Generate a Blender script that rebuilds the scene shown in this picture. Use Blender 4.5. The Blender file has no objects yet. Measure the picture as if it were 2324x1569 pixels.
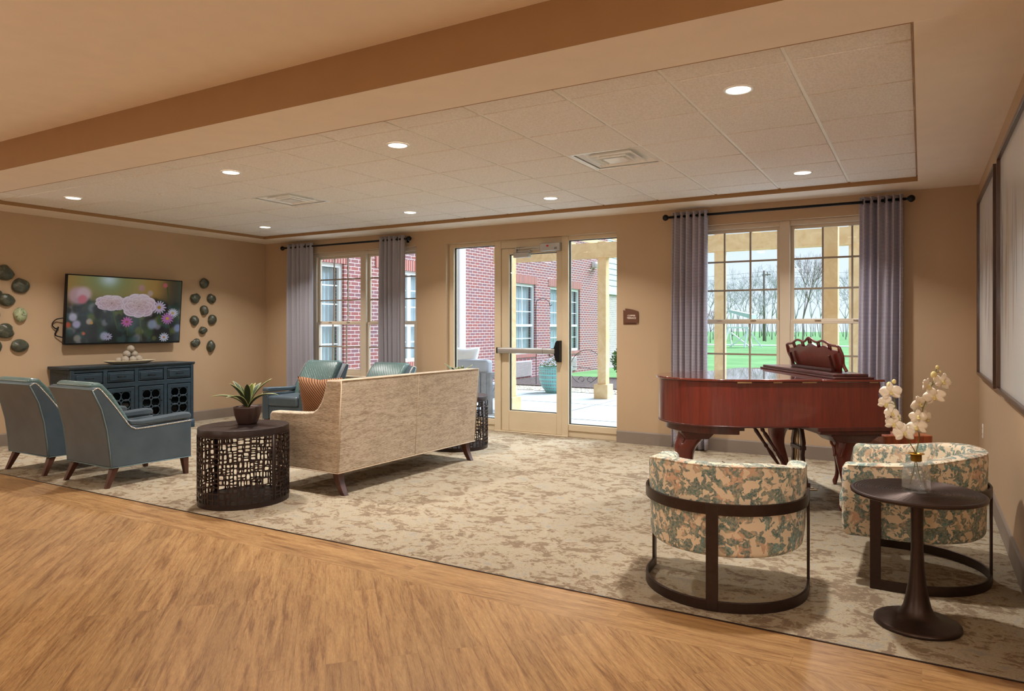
import bpy, bmesh, math, random
from mathutils import Vector, Matrix
PI = math.pi
SC = bpy.context.scene
COL = SC.collection
random.seed(7)

# ------------------------------------------------------------------ materials
def lin(c):
    c = c / 255.0
    return c / 12.92 if c <= 0.04045 else ((c + 0.055) / 1.055) ** 2.4
def rgb(r, g, b): return (lin(r), lin(g), lin(b), 1.0)
class NT:
    def __init__(s, name):
        s.m = bpy.data.materials.new(name); s.m.use_nodes = True
        s.t = s.m.node_tree; s.b = s.t.nodes['Principled BSDF']
    def n(s, kind, **kw):
        nd = s.t.nodes.new(kind)
        for k, v in kw.items():
            if k in nd.inputs.keys() and not hasattr(nd, k): nd.inputs[k].default_value = v
            else: setattr(nd, k, v)
        return nd
    def l(s, a, b): s.t.links.new(a, b)
    def coord(s, kind='Object', scale=(1, 1, 1), rot=(0, 0, 0), loc=(0, 0, 0)):
        tc = s.n('ShaderNodeTexCoord'); mp = s.n('ShaderNodeMapping')
        mp.inputs['Scale'].default_value = scale; mp.inputs['Rotation'].default_value = rot; mp.inputs['Location'].default_value = loc
        s.l(tc.outputs[kind], mp.inputs['Vector']); return mp.outputs['Vector']
    def swz(s, axes, kind='Object', scale=1.0):
        tc = s.n('ShaderNodeTexCoord'); sp = s.n('ShaderNodeSeparateXYZ'); cb = s.n('ShaderNodeCombineXYZ')
        s.l(tc.outputs[kind], sp.inputs[0])
        for i, a in enumerate(axes): s.l(sp.outputs['xyz'.index(a)], cb.inputs[i])
        mp = s.n('ShaderNodeMapping'); mp.inputs['Scale'].default_value = (scale,) * 3
        s.l(cb.outputs[0], mp.inputs['Vector']); return mp.outputs['Vector']
    def noise(s, vec, scale, detail=3, rough=0.5, dist=0.0):
        nd = s.n('ShaderNodeTexNoise'); nd.inputs['Scale'].default_value = scale; nd.inputs['Detail'].default_value = detail
        nd.inputs['Roughness'].default_value = rough; nd.inputs['Distortion'].default_value = dist
        s.l(vec, nd.inputs['Vector']); return nd.outputs['Fac']
    def ramp(s, fac, stops, interp='LINEAR'):
        r = s.n('ShaderNodeValToRGB'); r.color_ramp.interpolation = interp
        e = r.color_ramp.elements
        while len(e) > 1: e.remove(e[-1])
        e[0].position = stops[0][0]; e[0].color = stops[0][1]
        for p, c in stops[1:]:
            q = e.new(p); q.color = c
        s.l(fac, r.inputs['Fac']); return r.outputs['Color']
    def mix(s, fac, a, b, mode='MIX'):
        m = s.n('ShaderNodeMix', data_type='RGBA', blend_type=mode)
        for sock, v in ((m.inputs[0], fac), (m.inputs[6], a), (m.inputs[7], b)):
            if hasattr(v, 'links') or hasattr(v, 'is_linked'): s.l(v, sock)
            else: sock.default_value = v
        return m.outputs[2]
    def math(s, op, a, b=0.0):
        m = s.n('ShaderNodeMath', operation=op)
        for sock, v in ((m.inputs[0], a), (m.inputs[1], b)):
            if hasattr(v, 'is_linked'): s.l(v, sock)
            else: sock.default_value = v
        return m.outputs[0]
    def bump(s, h, strength=0.2, dist=0.01):
        b = s.n('ShaderNodeBump'); b.inputs['Strength'].default_value = strength; b.inputs['Distance'].default_value = dist
        s.l(h, b.inputs['Height']); s.l(b.outputs[0], s.b.inputs['Normal'])
    def base(s, c):
        if hasattr(c, 'is_linked'): s.l(c, s.b.inputs['Base Color'])
        else: s.b.inputs['Base Color'].default_value = c
    def set(s, rough=None, metal=None, spec=None, coat=None, sheen=None, trans=None, ior=None, emit=None, estr=None):
        for k, v in (('Roughness', rough), ('Metallic', metal), ('Specular IOR Level', spec), ('Coat Weight', coat),
                     ('Sheen Weight', sheen), ('Transmission Weight', trans), ('IOR', ior), ('Emission Color', emit), ('Emission Strength', estr)):
            if v is None: continue
            s.b.inputs[k].default_value = v
M = {}
def plain(name, c, rough=0.5, metal=0.0, var=0.05, vscale=6.0, **kw):
    t = NT(name); v = t.noise(t.coord(), vscale, 3)
    dark = tuple(x * (1 - var) for x in c[:3]) + (1,); light = tuple(min(1, x * (1 + var)) for x in c[:3]) + (1,)
    t.base(t.ramp(v, [(0.3, dark), (0.7, light)])); t.set(rough=rough, metal=metal, **kw); M[name] = t.m; return t
plain('wall', rgb(184, 157, 126), 0.75, var=0.03, vscale=1.2)
plain('ceiling', rgb(238, 226, 210), 0.8, var=0.02)
plain('riser', rgb(158, 120, 78), 0.8, var=0.03)
plain('near_ceiling', rgb(238, 228, 210), 0.8, var=0.02)
plain('baseboard', rgb(132, 118, 106), 0.6)
plain('grid_white', rgb(244, 244, 238), 0.45)
plain('almond', rgb(208, 190, 160), 0.42, var=0.02)
plain('vinyl', rgb(205, 190, 168), 0.45, var=0.02)
plain('muntin', rgb(150, 136, 118), 0.5, var=0.02)
plain('white_paint', rgb(238, 240, 240), 0.5, var=0.02)
plain('black_metal', rgb(26, 25, 27), 0.42, 0.6)
plain('rod_metal', rgb(18, 18, 22), 0.35, 0.5)
plain('aluminium', rgb(185, 182, 178), 0.38, 0.75)
plain('white_metal', rgb(244, 244, 242), 0.25, 0.0)
plain('dark_void', rgb(30, 26, 24), 0.8)
plain('bronze', rgb(60, 46, 40), 0.36, 0.65, var=0.1, vscale=40)
plain('drum_metal', rgb(52, 40, 38), 0.4, 0.5, var=0.1, vscale=30)
plain('leg_wood', rgb(74, 42, 30), 0.38, var=0.25, vscale=14)
plain('nail', rgb(226, 214, 200), 0.3, 0.6)
plain('gold', rgb(212, 158, 62), 0.28, 0.95)
plain('petal', rgb(246, 240, 226), 0.55, var=0.04)
plain('bud', rgb(226, 214, 150), 0.55)
plain('stem', rgb(112, 116, 52), 0.55, var=0.2)
plain('planter_brown', rgb(62, 44, 40), 0.42)
plain('soil', rgb(120, 84, 66), 0.95, var=0.4, vscale=60)
plain('tray_ceramic', rgb(206, 190, 158), 0.4)
plain('ball_stone', rgb(160, 150, 136), 0.75, var=0.25, vscale=30)
plain('plastic_white', rgb(238, 234, 226), 0.4)
plain('hinge_brass', rgb(190, 160, 120), 0.35, 0.8)
plain('screw_dark', rgb(20, 16, 18), 0.4)
plain('white_cloth', rgb(235, 238, 242), 0.85)
plain('grey_cloth', rgb(176, 182, 194), 0.9)
plain('grey_wood', rgb(150, 152, 158), 0.7, var=0.12, vscale=12)
plain('concrete', rgb(200, 208, 212), 0.9, var=0.04, vscale=2)
plain('bark', rgb(150, 130, 124), 0.9, var=0.2)
plain('pale_bark', rgb(184, 178, 178), 0.95, var=0.1)
plain('pink_bloom', rgb(196, 132, 144), 0.9)
plain('pole_wood', rgb(126, 114, 106), 0.9)
plain('iron', rgb(70, 64, 66), 0.6)
plain('roofing', rgb(90, 86, 84), 0.9)
plain('shelf_pale', rgb(226, 216, 200), 0.7)
plain('fig_red', rgb(200, 30, 30), 0.4)
plain('siding', rgb(198, 208, 210), 0.7)
plain('vent_grey', rgb(188, 182, 184), 0.6)

def glass(name, tint=(1, 1, 1, 1), rough=0.0):
    t = NT(name); nt = t.t; nt.nodes.remove(t.b); out = nt.nodes['Material Output']
    tr = t.n('ShaderNodeBsdfTransparent'); tr.inputs[0].default_value = tint
    gl = t.n('ShaderNodeBsdfGlossy'); gl.inputs['Roughness'].default_value = 0.02
    fr = t.n('ShaderNodeFresnel'); fr.inputs['IOR'].default_value = 1.45
    geo = t.n('ShaderNodeNewGeometry'); mx = t.n('ShaderNodeMixShader'); t.l(t.math('MULTIPLY', fr.outputs[0], t.math('SUBTRACT', 1.0, geo.outputs['Backfacing'])), mx.inputs[0]); t.l(tr.outputs[0], mx.inputs[1]); t.l(gl.outputs[0], mx.inputs[2])
    t.l(mx.outputs[0], out.inputs['Surface']); M[name] = t.m
glass('window_glass', (0.96, 0.98, 0.985, 1))
glass('ext_glass', (0.88, 0.91, 0.92, 1))
glass('cabinet_glass', (0.35, 0.38, 0.40, 1))
t = NT('vase_glass'); out_ = t.t.nodes['Material Output']; bp = t.n('ShaderNodeBump'); bp.inputs['Strength'].default_value = 0.5; bp.inputs['Distance'].default_value = 0.003; t.l(t.noise(t.coord(), 70, 3), bp.inputs['Height'])
tr_ = t.n('ShaderNodeBsdfTransparent'); tr_.inputs[0].default_value = (0.97, 0.97, 0.96, 1); gl_ = t.n('ShaderNodeBsdfGlossy'); gl_.inputs['Roughness'].default_value = 0.04; t.l(bp.outputs[0], gl_.inputs['Normal'])
fr_ = t.n('ShaderNodeFresnel'); fr_.inputs['IOR'].default_value = 1.7; t.l(bp.outputs[0], fr_.inputs['Normal']); mx_ = t.n('ShaderNodeMixShader'); geo_ = t.n('ShaderNodeNewGeometry'); t.l(t.math('MULTIPLY', fr_.outputs[0], t.math('SUBTRACT', 1.0, geo_.outputs['Backfacing'])), mx_.inputs[0]); t.l(tr_.outputs[0], mx_.inputs[1]); t.l(gl_.outputs[0], mx_.inputs[2])
df_ = t.n('ShaderNodeBsdfTranslucent'); df_.inputs[0].default_value = (0.95, 0.92, 0.88, 1); m2_ = t.n('ShaderNodeMixShader'); m2_.inputs[0].default_value = 0.11; t.l(mx_.outputs[0], m2_.inputs[1]); t.l(df_.outputs[0], m2_.inputs[2]); t.l(m2_.outputs[0], out_.inputs['Surface'])
M['vase_glass'] = t.m

# carpet
t = NT('carpet'); v = t.coord(scale=(1, 1.25, 1))
big = t.noise(v, 1.1, 2); a = t.noise(v, 6.5, 8, 0.68, 1.0); b_ = t.noise(v, 24.0, 6, 0.65, 1.0)
f = t.math('ADD', t.math('MULTIPLY', a, 0.60), t.math('ADD', t.math('MULTIPLY', b_, 0.34), t.math('MULTIPLY', big, 0.14)))
patt = t.ramp(f, [(0.0, rgb(132, 114, 94)), (0.49, rgb(140, 121, 100)), (0.512, rgb(158, 139, 115)), (0.53, rgb(176, 162, 138)), (0.60, rgb(182, 168, 144)), (0.62, rgb(168, 160, 146)), (0.70, rgb(160, 154, 142))])
wv = t.n('ShaderNodeTexChecker'); wv.inputs['Scale'].default_value = 180; t.l(t.coord(), wv.inputs['Vector'])
wv.inputs['Color1'].default_value = (1, 1, 1, 1); wv.inputs['Color2'].default_value = (0.80, 0.79, 0.78, 1)
fuzz = t.ramp(t.noise(t.coord(), 120, 2), [(0.3, (0.78, 0.78, 0.78, 1)), (0.7, (1, 1, 1, 1))])
t.base(t.mix(1.0, t.mix(1.0, patt, wv.outputs['Color'], 'MULTIPLY'), fuzz, 'MULTIPLY'))
t.set(rough=0.95, spec=0.15); t.bump(t.noise(t.coord(), 260, 2), 0.5, 0.004); M['carpet'] = t.m

def wood_floor(name, ang):
    t = NT(name); v = t.coord(rot=(0, 0, ang))
    br = t.n('ShaderNodeTexBrick', offset=0.37, offset_frequency=2); br.inputs['Scale'].default_value = 1.0
    br.inputs['Brick Width'].default_value = 1.22; br.inputs['Row Height'].default_value = 0.122
    br.inputs['Mortar Size'].default_value = 0.0012; br.inputs['Mortar Smooth'].default_value = 0.2; br.inputs['Bias'].default_value = 0.0
    br.inputs['Color1'].default_value = (0.0, 0, 0, 1); br.inputs['Color2'].default_value = (1, 1, 1, 1); br.inputs['Mortar'].default_value = (0.5, 0.5, 0.5, 1)
    t.l(v, br.inputs['Vector'])
    # grain runs along the plank; every plank shifts the noise field
    mp = t.n('ShaderNodeMapping'); mp.inputs['Scale'].default_value = (1.0, 12.0, 1.0); t.l(v, mp.inputs['Vector'])
    off = t.n('ShaderNodeVectorMath', operation='ADD'); t.l(mp.outputs[0], off.inputs[0])
    cb = t.n('ShaderNodeCombineXYZ'); t.l(t.math('MULTIPLY', br.outputs['Color'], 13.0), cb.inputs[0]); t.l(t.math('MULTIPLY', br.outputs['Color'], 7.0), cb.inputs[2])
    t.l(cb.outputs[0], off.inputs[1]); gv = off.outputs[0]
    n1 = t.noise(gv, 2.6, 8, 0.70, 0.7); n2 = t.noise(gv, 12.0, 4, 0.7, 0.4)
    g = t.math('ADD', t.math('MULTIPLY', n1, 0.72), t.math('MULTIPLY', n2, 0.28))
    col = t.ramp(g, [(0.33, rgb(112, 80, 48)), (0.42, rgb(144, 106, 66)), (0.49, rgb(166, 129, 84)), (0.62, rgb(184, 148, 100))])
    tone = t.ramp(br.outputs['Color'], [(0.0, (0.90, 0.88, 0.86, 1)), (1.0, (1.08, 1.06, 1.04, 1))])
    c2 = t.mix(1.0, col, tone, 'MULTIPLY')
    c3 = t.mix(t.math('MULTIPLY', br.outputs['Fac'], 0.25), c2, rgb(96, 62, 34))
    kv = t.n('ShaderNodeTexVoronoi'); kv.inputs['Scale'].default_value = 4.0; kv.inputs['Randomness'].default_value = 1.0; mp2 = t.n('ShaderNodeMapping'); mp2.inputs['Scale'].default_value = (1.0, 2.6, 1.0); t.l(v, mp2.inputs['Vector']); t.l(mp2.outputs[0], kv.inputs['Vector'])
    kn = t.math('MULTIPLY', t.ramp(t.math('ADD', kv.outputs['Distance'], t.math('MULTIPLY', n2, 0.05)), [(0.03, (1, 1, 1, 1)), (0.085, (0, 0, 0, 1))]), t.ramp(n1, [(0.53, (1, 1, 1, 1)), (0.58, (0, 0, 0, 1))]))
    n3 = t.noise(gv, 30.0, 3, 0.6); c3 = t.mix(t.math('MULTIPLY', kn, 0.65), c3, rgb(88, 58, 34)); c3 = t.mix(1.0, c3, t.ramp(n3, [(0.35, (0.84, 0.82, 0.80, 1)), (0.62, (1.06, 1.06, 1.06, 1))]), 'MULTIPLY')
    t.base(c3); t.set(rough=0.36, spec=0.42)
    fine = t.n('ShaderNodeTexWave', wave_type='BANDS', bands_direction='Y'); fine.inputs['Scale'].default_value = 9.0; fine.inputs['Distortion'].default_value = 5.0; fine.inputs['Detail'].default_value = 3
    t.l(gv, fine.inputs['Vector']); t.bump(fine.outputs['Fac'], 0.10, 0.003); M[name] = t.m
wood_floor('wood_floor', math.radians(45)); wood_floor('wood_border', 0.0)

# acoustic tile
t = NT('acoustic'); n = t.noise(t.coord(scale=(1, 0.6, 1)), 90, 4, 0.7); t.base(t.ramp(n, [(0.3, rgb(222, 218, 212)), (0.6, rgb(242, 238, 232))]))
t.set(rough=0.9); t.bump(n, 0.5, 0.004); M['acoustic'] = t.m

def timber(name, cd, cl, rough=0.35, coat=0.0, stretch=(12, 12, 1.2), scale=2.0, spec=0.5):
    t = NT(name); v = t.coord(scale=stretch); n = t.noise(v, scale, 6, 0.6, 1.2)
    t.base(t.ramp(n, [(0.3, cd), (0.7, cl)])); t.set(rough=rough, coat=coat, spec=spec); t.b.inputs['Coat Roughness'].default_value = 0.08; M[name] = t.m; return t
timber('mahogany', rgb(88, 30, 24), rgb(116, 42, 30), 0.3, 0.5, stretch=(16, 16, 1.0))
timber('mahogany_top', rgb(84, 28, 20), rgb(122, 46, 30), 0.25, 1.0, stretch=(1.2, 14, 1)); M['mahogany_top'].node_tree.nodes['Principled BSDF'].inputs['Coat Roughness'].default_value = 0.02
timber('mahogany_dark', rgb(58, 20, 16), rgb(86, 32, 24), 0.35, 0.3)
timber('lyre_wood', rgb(48, 26, 26), rgb(84, 56, 52), 0.4, 0.2)
timber('bench_wood', rgb(128, 54, 22), rgb(186, 92, 44), 0.3, 0.4)
timber('pine', rgb(214, 176, 126), rgb(232, 202, 156), 0.8, 0, stretch=(4, 4, 4), scale=1.2)
timber('frame_wood', rgb(46, 26, 16), rgb(84, 50, 30), 0.35, 0.3)
timber('denim_blue', rgb(14, 28, 36), rgb(30, 54, 68), 0.5, 0.1, stretch=(3, 3, 12), scale=2.5)

# upholstery
t = NT('leather'); n = t.noise(t.coord(), 5, 4); t.base(t.ramp(n, [(0.3, rgb(66, 78, 87)), (0.7, rgb(78, 91, 99))])); t.set(rough=0.36, spec=0.45)
t.bump(t.noise(t.coord(), 140, 3), 0.12, 0.002); M['leather'] = t.m
t = NT('quilted_leather'); v = t.swz('xz'); 
mp = t.n('ShaderNodeMapping'); mp.inputs['Rotation'].default_value = (0, 0, PI / 4); mp.inputs['Scale'].default_value = (1, 1, 1); t.l(v, mp.inputs[0])
ck = t.n('ShaderNodeTexBrick', offset=0.0); ck.inputs['Scale'].default_value = 1; ck.inputs['Brick Width'].default_value = .028; ck.inputs['Row Height'].default_value = .028; ck.inputs['Mortar Size'].default_value = 0.0025; ck.inputs['Mortar Smooth'].default_value = 1.0
t.l(mp.outputs[0], ck.inputs['Vector']); t.base(t.mix(ck.outputs['Fac'], rgb(88, 112, 108), rgb(66, 86, 86))); t.set(rough=0.34)
t.bump(t.math('MULTIPLY', ck.outputs['Fac'], -1.0), 0.4, 0.004); M['quilted_leather'] = t.m
t = NT('tweed'); v = t.coord(scale=(9, 9, 70)); a = t.noise(v, 3.0, 5, 0.7, 0.6); c = t.noise(t.coord(scale=(1, 1, 6)), 5, 3)
f = t.math('ADD', t.math('MULTIPLY', a, 0.75), t.math('MULTIPLY', c, 0.25))
t.base(t.ramp(f, [(0.36, rgb(140, 120, 98)), (0.46, rgb(168, 148, 124)), (0.53, rgb(194, 176, 152)), (0.64, rgb(208, 194, 172))])); t.set(rough=0.92, sheen=0.2)
t.bump(a, 0.3, 0.003); M['tweed'] = t.m
plain('welt', rgb(196, 176, 152), 0.9)
plain('welt_blue', rgb(104, 128, 134), 0.4)
t = NT('brown_pillow'); v = t.swz('xz'); wv = t.n('ShaderNodeTexWave', wave_type='BANDS', bands_direction='DIAGONAL'); wv.inputs['Scale'].default_value = 24; wv.inputs['Distortion'].default_value = 0.5
t.l(v, wv.inputs['Vector']); t.base(t.ramp(wv.outputs['Fac'], [(0.2, rgb(84, 52, 34)), (0.6, rgb(128, 84, 54)), (0.9, rgb(166, 118, 76))])); t.set(rough=0.85); t.bump(wv.outputs['Fac'], 0.5, 0.004); M['brown_pillow'] = t.m
# watercolour floral fabric
t = NT('floral'); v0 = t.coord()
w = t.n('ShaderNodeVectorMath', operation='ADD'); nz = t.n('ShaderNodeTexNoise'); nz.inputs['Scale'].default_value = 14; nz.inputs['Detail'].default_value = 2; t.l(v0, nz.inputs['Vector'])
sc_ = t.n('ShaderNodeVectorMath', operation='SCALE'); t.l(nz.outputs['Color'], sc_.inputs[0]); sc_.inputs['Scale'].default_value = 0.06; t.l(v0, w.inputs[0]); t.l(sc_.outputs[0], w.inputs[1])
blob = t.noise(w.outputs[0], 25, 2.5, 0.6, 0.4); huev = t.noise(w.outputs[0], 5.2, 2); tex = t.noise(v0, 90, 5, 0.75); mid = t.noise(w.outputs[0], 30, 2)
hue = t.ramp(huev, [(0.34, rgb(204, 160, 132)), (0.42, rgb(190, 162, 136)), (0.455, rgb(140, 150, 132)), (0.485, rgb(70, 118, 112)), (0.53, rgb(40, 82, 92)), (0.57, rgb(92, 152, 156)), (0.62, rgb(66, 108, 104)), (0.68, rgb(170, 150, 124))])
hue2 = t.mix(t.ramp(mid, [(0.45, (0, 0, 0, 1)), (0.55, (1, 1, 1, 1))]), hue, rgb(84, 112, 110))
hue3 = t.mix(t.ramp(tex, [(0.40, (0, 0, 0, 1)), (0.64, (0.6, 0.6, 0.6, 1))]), hue2, rgb(204, 192, 168))
mask = t.ramp(blob, [(0.468, (0, 0, 0, 1)), (0.482, (1, 1, 1, 1))])
t.base(t.mix(mask, rgb(222, 206, 180), hue3)); t.set(rough=0.85, sheen=0.15); M['floral'] = t.m
def curtain_mat(name, a, b, period, duty=0.5):
    t = NT(name); tc = t.n('ShaderNodeTexCoord'); sp = t.n('ShaderNodeSeparateXYZ'); t.l(tc.outputs['Object'], sp.inputs[0])
    s = t.math('FRACT', t.math('MULTIPLY', sp.outputs[2], 1.0 / period)); col = t.ramp(s, [(duty - .08, a), (duty + .08, b), (0.92, b), (1.0, a)])
    t.base(col); t.set(rough=0.8, spec=0.2)
    out = t.t.nodes['Material Output']; tl = t.n('ShaderNodeBsdfTranslucent'); t.l(col, tl.inputs[0]); mx = t.n('ShaderNodeMixShader'); mx.inputs[0].default_value = 0.22
    t.l(t.b.outputs[0], mx.inputs[1]); t.l(tl.outputs[0], mx.inputs[2]); t.l(mx.outputs[0], out.inputs['Surface']); M[name] = t.m
curtain_mat('curtain_striped', rgb(138, 132, 148), rgb(228, 222, 230), 0.0125)
curtain_mat('curtain_grey', rgb(164, 160, 168), rgb(182, 178, 184), 0.010)
plain('curtain_lining', rgb(196, 188, 184), 0.85)
# exterior masonry
def brick_mat(name, c1, c2, mortar, axes, rough=0.9, bw=0.203, rh=0.0677):
    t = NT(name); v = t.swz(axes)
    br = t.n('ShaderNodeTexBrick', offset=0.5); br.inputs['Scale'].default_value = 1; br.inputs['Brick Width'].default_value = bw; br.inputs['Row Height'].default_value = rh
    br.inputs['Mortar Size'].default_value = 0.0055; br.inputs['Mortar Smooth'].default_value = 0.1; br.inputs['Color1'].default_value = c1; br.inputs['Color2'].default_value = c2; br.inputs['Mortar'].default_value = mortar
    t.l(v, br.inputs['Vector']); t.base(br.outputs['Color']); t.set(rough=rough, spec=0.2); M[name] = t.m
brick_mat('brick', rgb(160, 98, 92), rgb(138, 102, 108), rgb(220, 208, 204), 'yz')
brick_mat('brick_x', rgb(176, 92, 78), rgb(140, 96, 98), rgb(226, 214, 206), 'xz')
brick_mat('soldier', rgb(172, 96, 84), rgb(150, 90, 84), rgb(222, 208, 200), 'yz', bw=0.0677, rh=0.4)
brick_mat('pale_brick', rgb(190, 176, 168), rgb(176, 164, 158), rgb(214, 206, 200), 'yz')
t = NT('gravel'); vo = t.n('ShaderNodeTexVoronoi'); vo.inputs['Scale'].default_value = 22; t.l(t.coord(), vo.inputs['Vector'])
t.base(t.ramp(vo.outputs['Distance'], [(0.0, rgb(236, 226, 208)), (0.55, rgb(190, 176, 156)), (0.8, rgb(96, 84, 72))])); t.set(rough=0.9); t.bump(t.math('MULTIPLY', vo.outputs['Distance'], -1), 1, 0.03); M['gravel'] = t.m
t = NT('mulch'); n = t.noise(t.coord(), 26, 5, 0.7); t.base(t.ramp(n, [(0.35, rgb(60, 48, 46)), (0.65, rgb(126, 106, 100))])); t.set(rough=1.0); t.bump(n, 1, 0.03); M['mulch'] = t.m
t = NT('lawn'); n = t.noise(t.coord(scale=(1, 1, 1)), 0.35, 6, 0.7); t.base(t.ramp(n, [(0.35, rgb(96, 136, 84)), (0.65, rgb(122, 160, 104))])); t.set(rough=1.0, spec=0.1); M['lawn'] = t.m
t = NT('leaf'); n = t.noise(t.coord(), 30, 2); t.base(t.ramp(n, [(0.35, rgb(58, 92, 44)), (0.65, rgb(110, 150, 78))])); t.set(rough=0.8); M['leaf'] = t.m
plain('bloom_white', rgb(226, 222, 240), 0.8)
t = NT('agave'); tc = t.n('ShaderNodeTexCoord'); sp = t.n('ShaderNodeSeparateXYZ'); t.l(tc.outputs['UV'], sp.inputs[0])
e = t.math('ABSOLUTE', t.math('SUBTRACT', sp.outputs[0], 0.5)); t.base(t.ramp(e, [(0.0, rgb(48, 64, 38)), (0.40, rgb(38, 52, 34)), (0.46, rgb(150, 160, 104))])); t.set(rough=0.45); M['agave'] = t.m
t = NT('agave_light'); tc = t.n('ShaderNodeTexCoord'); sp = t.n('ShaderNodeSeparateXYZ'); t.l(tc.outputs['UV'], sp.inputs[0])
e = t.math('ABSOLUTE', t.math('SUBTRACT', sp.outputs[0], 0.5)); t.base(t.ramp(e, [(0.0, rgb(156, 172, 92)), (0.36, rgb(132, 156, 76)), (0.44, rgb(206, 206, 150))])); t.set(rough=0.45); M['agave_light'] = t.m
t = NT('pot_glaze'); br = t.n('ShaderNodeTexBrick', offset=0.0); br.inputs['Scale'].default_value = 1; br.inputs['Brick Width'].default_value = .05; br.inputs['Row Height'].default_value = .04; br.inputs['Mortar Size'].default_value = .010; br.inputs['Mortar Smooth'].default_value = .6
t.l(t.coord('UV'), br.inputs['Vector']); br.inputs['Color1'].default_value = rgb(160, 164, 160); br.inputs['Color2'].default_value = rgb(132, 150, 148); br.inputs['Mortar'].default_value = rgb(128, 206, 202)
t.base(br.outputs['Color']); t.set(rough=0.4); t.bump(br.outputs['Fac'], 0.8, 0.01); M['pot_glaze'] = t.m
plain('pot_base', rgb(160, 160, 156), 0.8, var=0.2, vscale=20)
t = NT('stone_dark'); n = t.noise(t.coord(), 14, 5, 0.7, 1.0); t.base(t.ramp(n, [(0.3, rgb(38, 38, 32)), (0.55, rgb(72, 76, 62)), (0.68, rgb(112, 116, 96)), (0.78, rgb(60, 50, 40))])); t.set(rough=0.35, spec=0.6, coat=0.2); t.bump(n, 0.4, 0.01); M['stone_dark'] = t.m
t = NT('stone_pale'); n = t.noise(t.coord(), 16, 4, 0.7, 1.0); t.base(t.ramp(n, [(0.35, rgb(66, 62, 46)), (0.45, rgb(150, 160, 124)), (0.7, rgb(176, 182, 146))])); t.set(rough=0.35); t.bump(n, 0.4, 0.01); M['stone_pale'] = t.m
t = NT('lens'); t.base((0.9, 0.85, 0.8, 1)); t.set(emit=(1.0, 0.86, 0.70, 1), estr=7.0); M['lens'] = t.m
t = NT('screen'); vc = t.n('ShaderNodeVertexColor', layer_name='Col'); t.base((0.01, 0.01, 0.012, 1)); t.l(vc.outputs[0], t.b.inputs['Emission Color']); t.set(estr=0.42, rough=0.12); M['screen'] = t.m
t = NT('canvas_art'); vc = t.n('ShaderNodeVertexColor', layer_name='Col'); t.l(vc.outputs[0], t.b.inputs['Base Color']); t.set(rough=0.25, spec=0.4, coat=0.3); M['canvas_art'] = t.m
plain('sign_brown', rgb(96, 56, 34), 0.45)
plain('sign_text', rgb(240, 226, 210), 0.6)
plain('picture_mat', rgb(222, 222, 216), 0.4)
plain('sheer', rgb(214, 220, 224), 0.9)
plain('ptac', rgb(190, 178, 176), 0.6)
plain('dark_reveal', rgb(150, 84, 72), 0.9)

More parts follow.
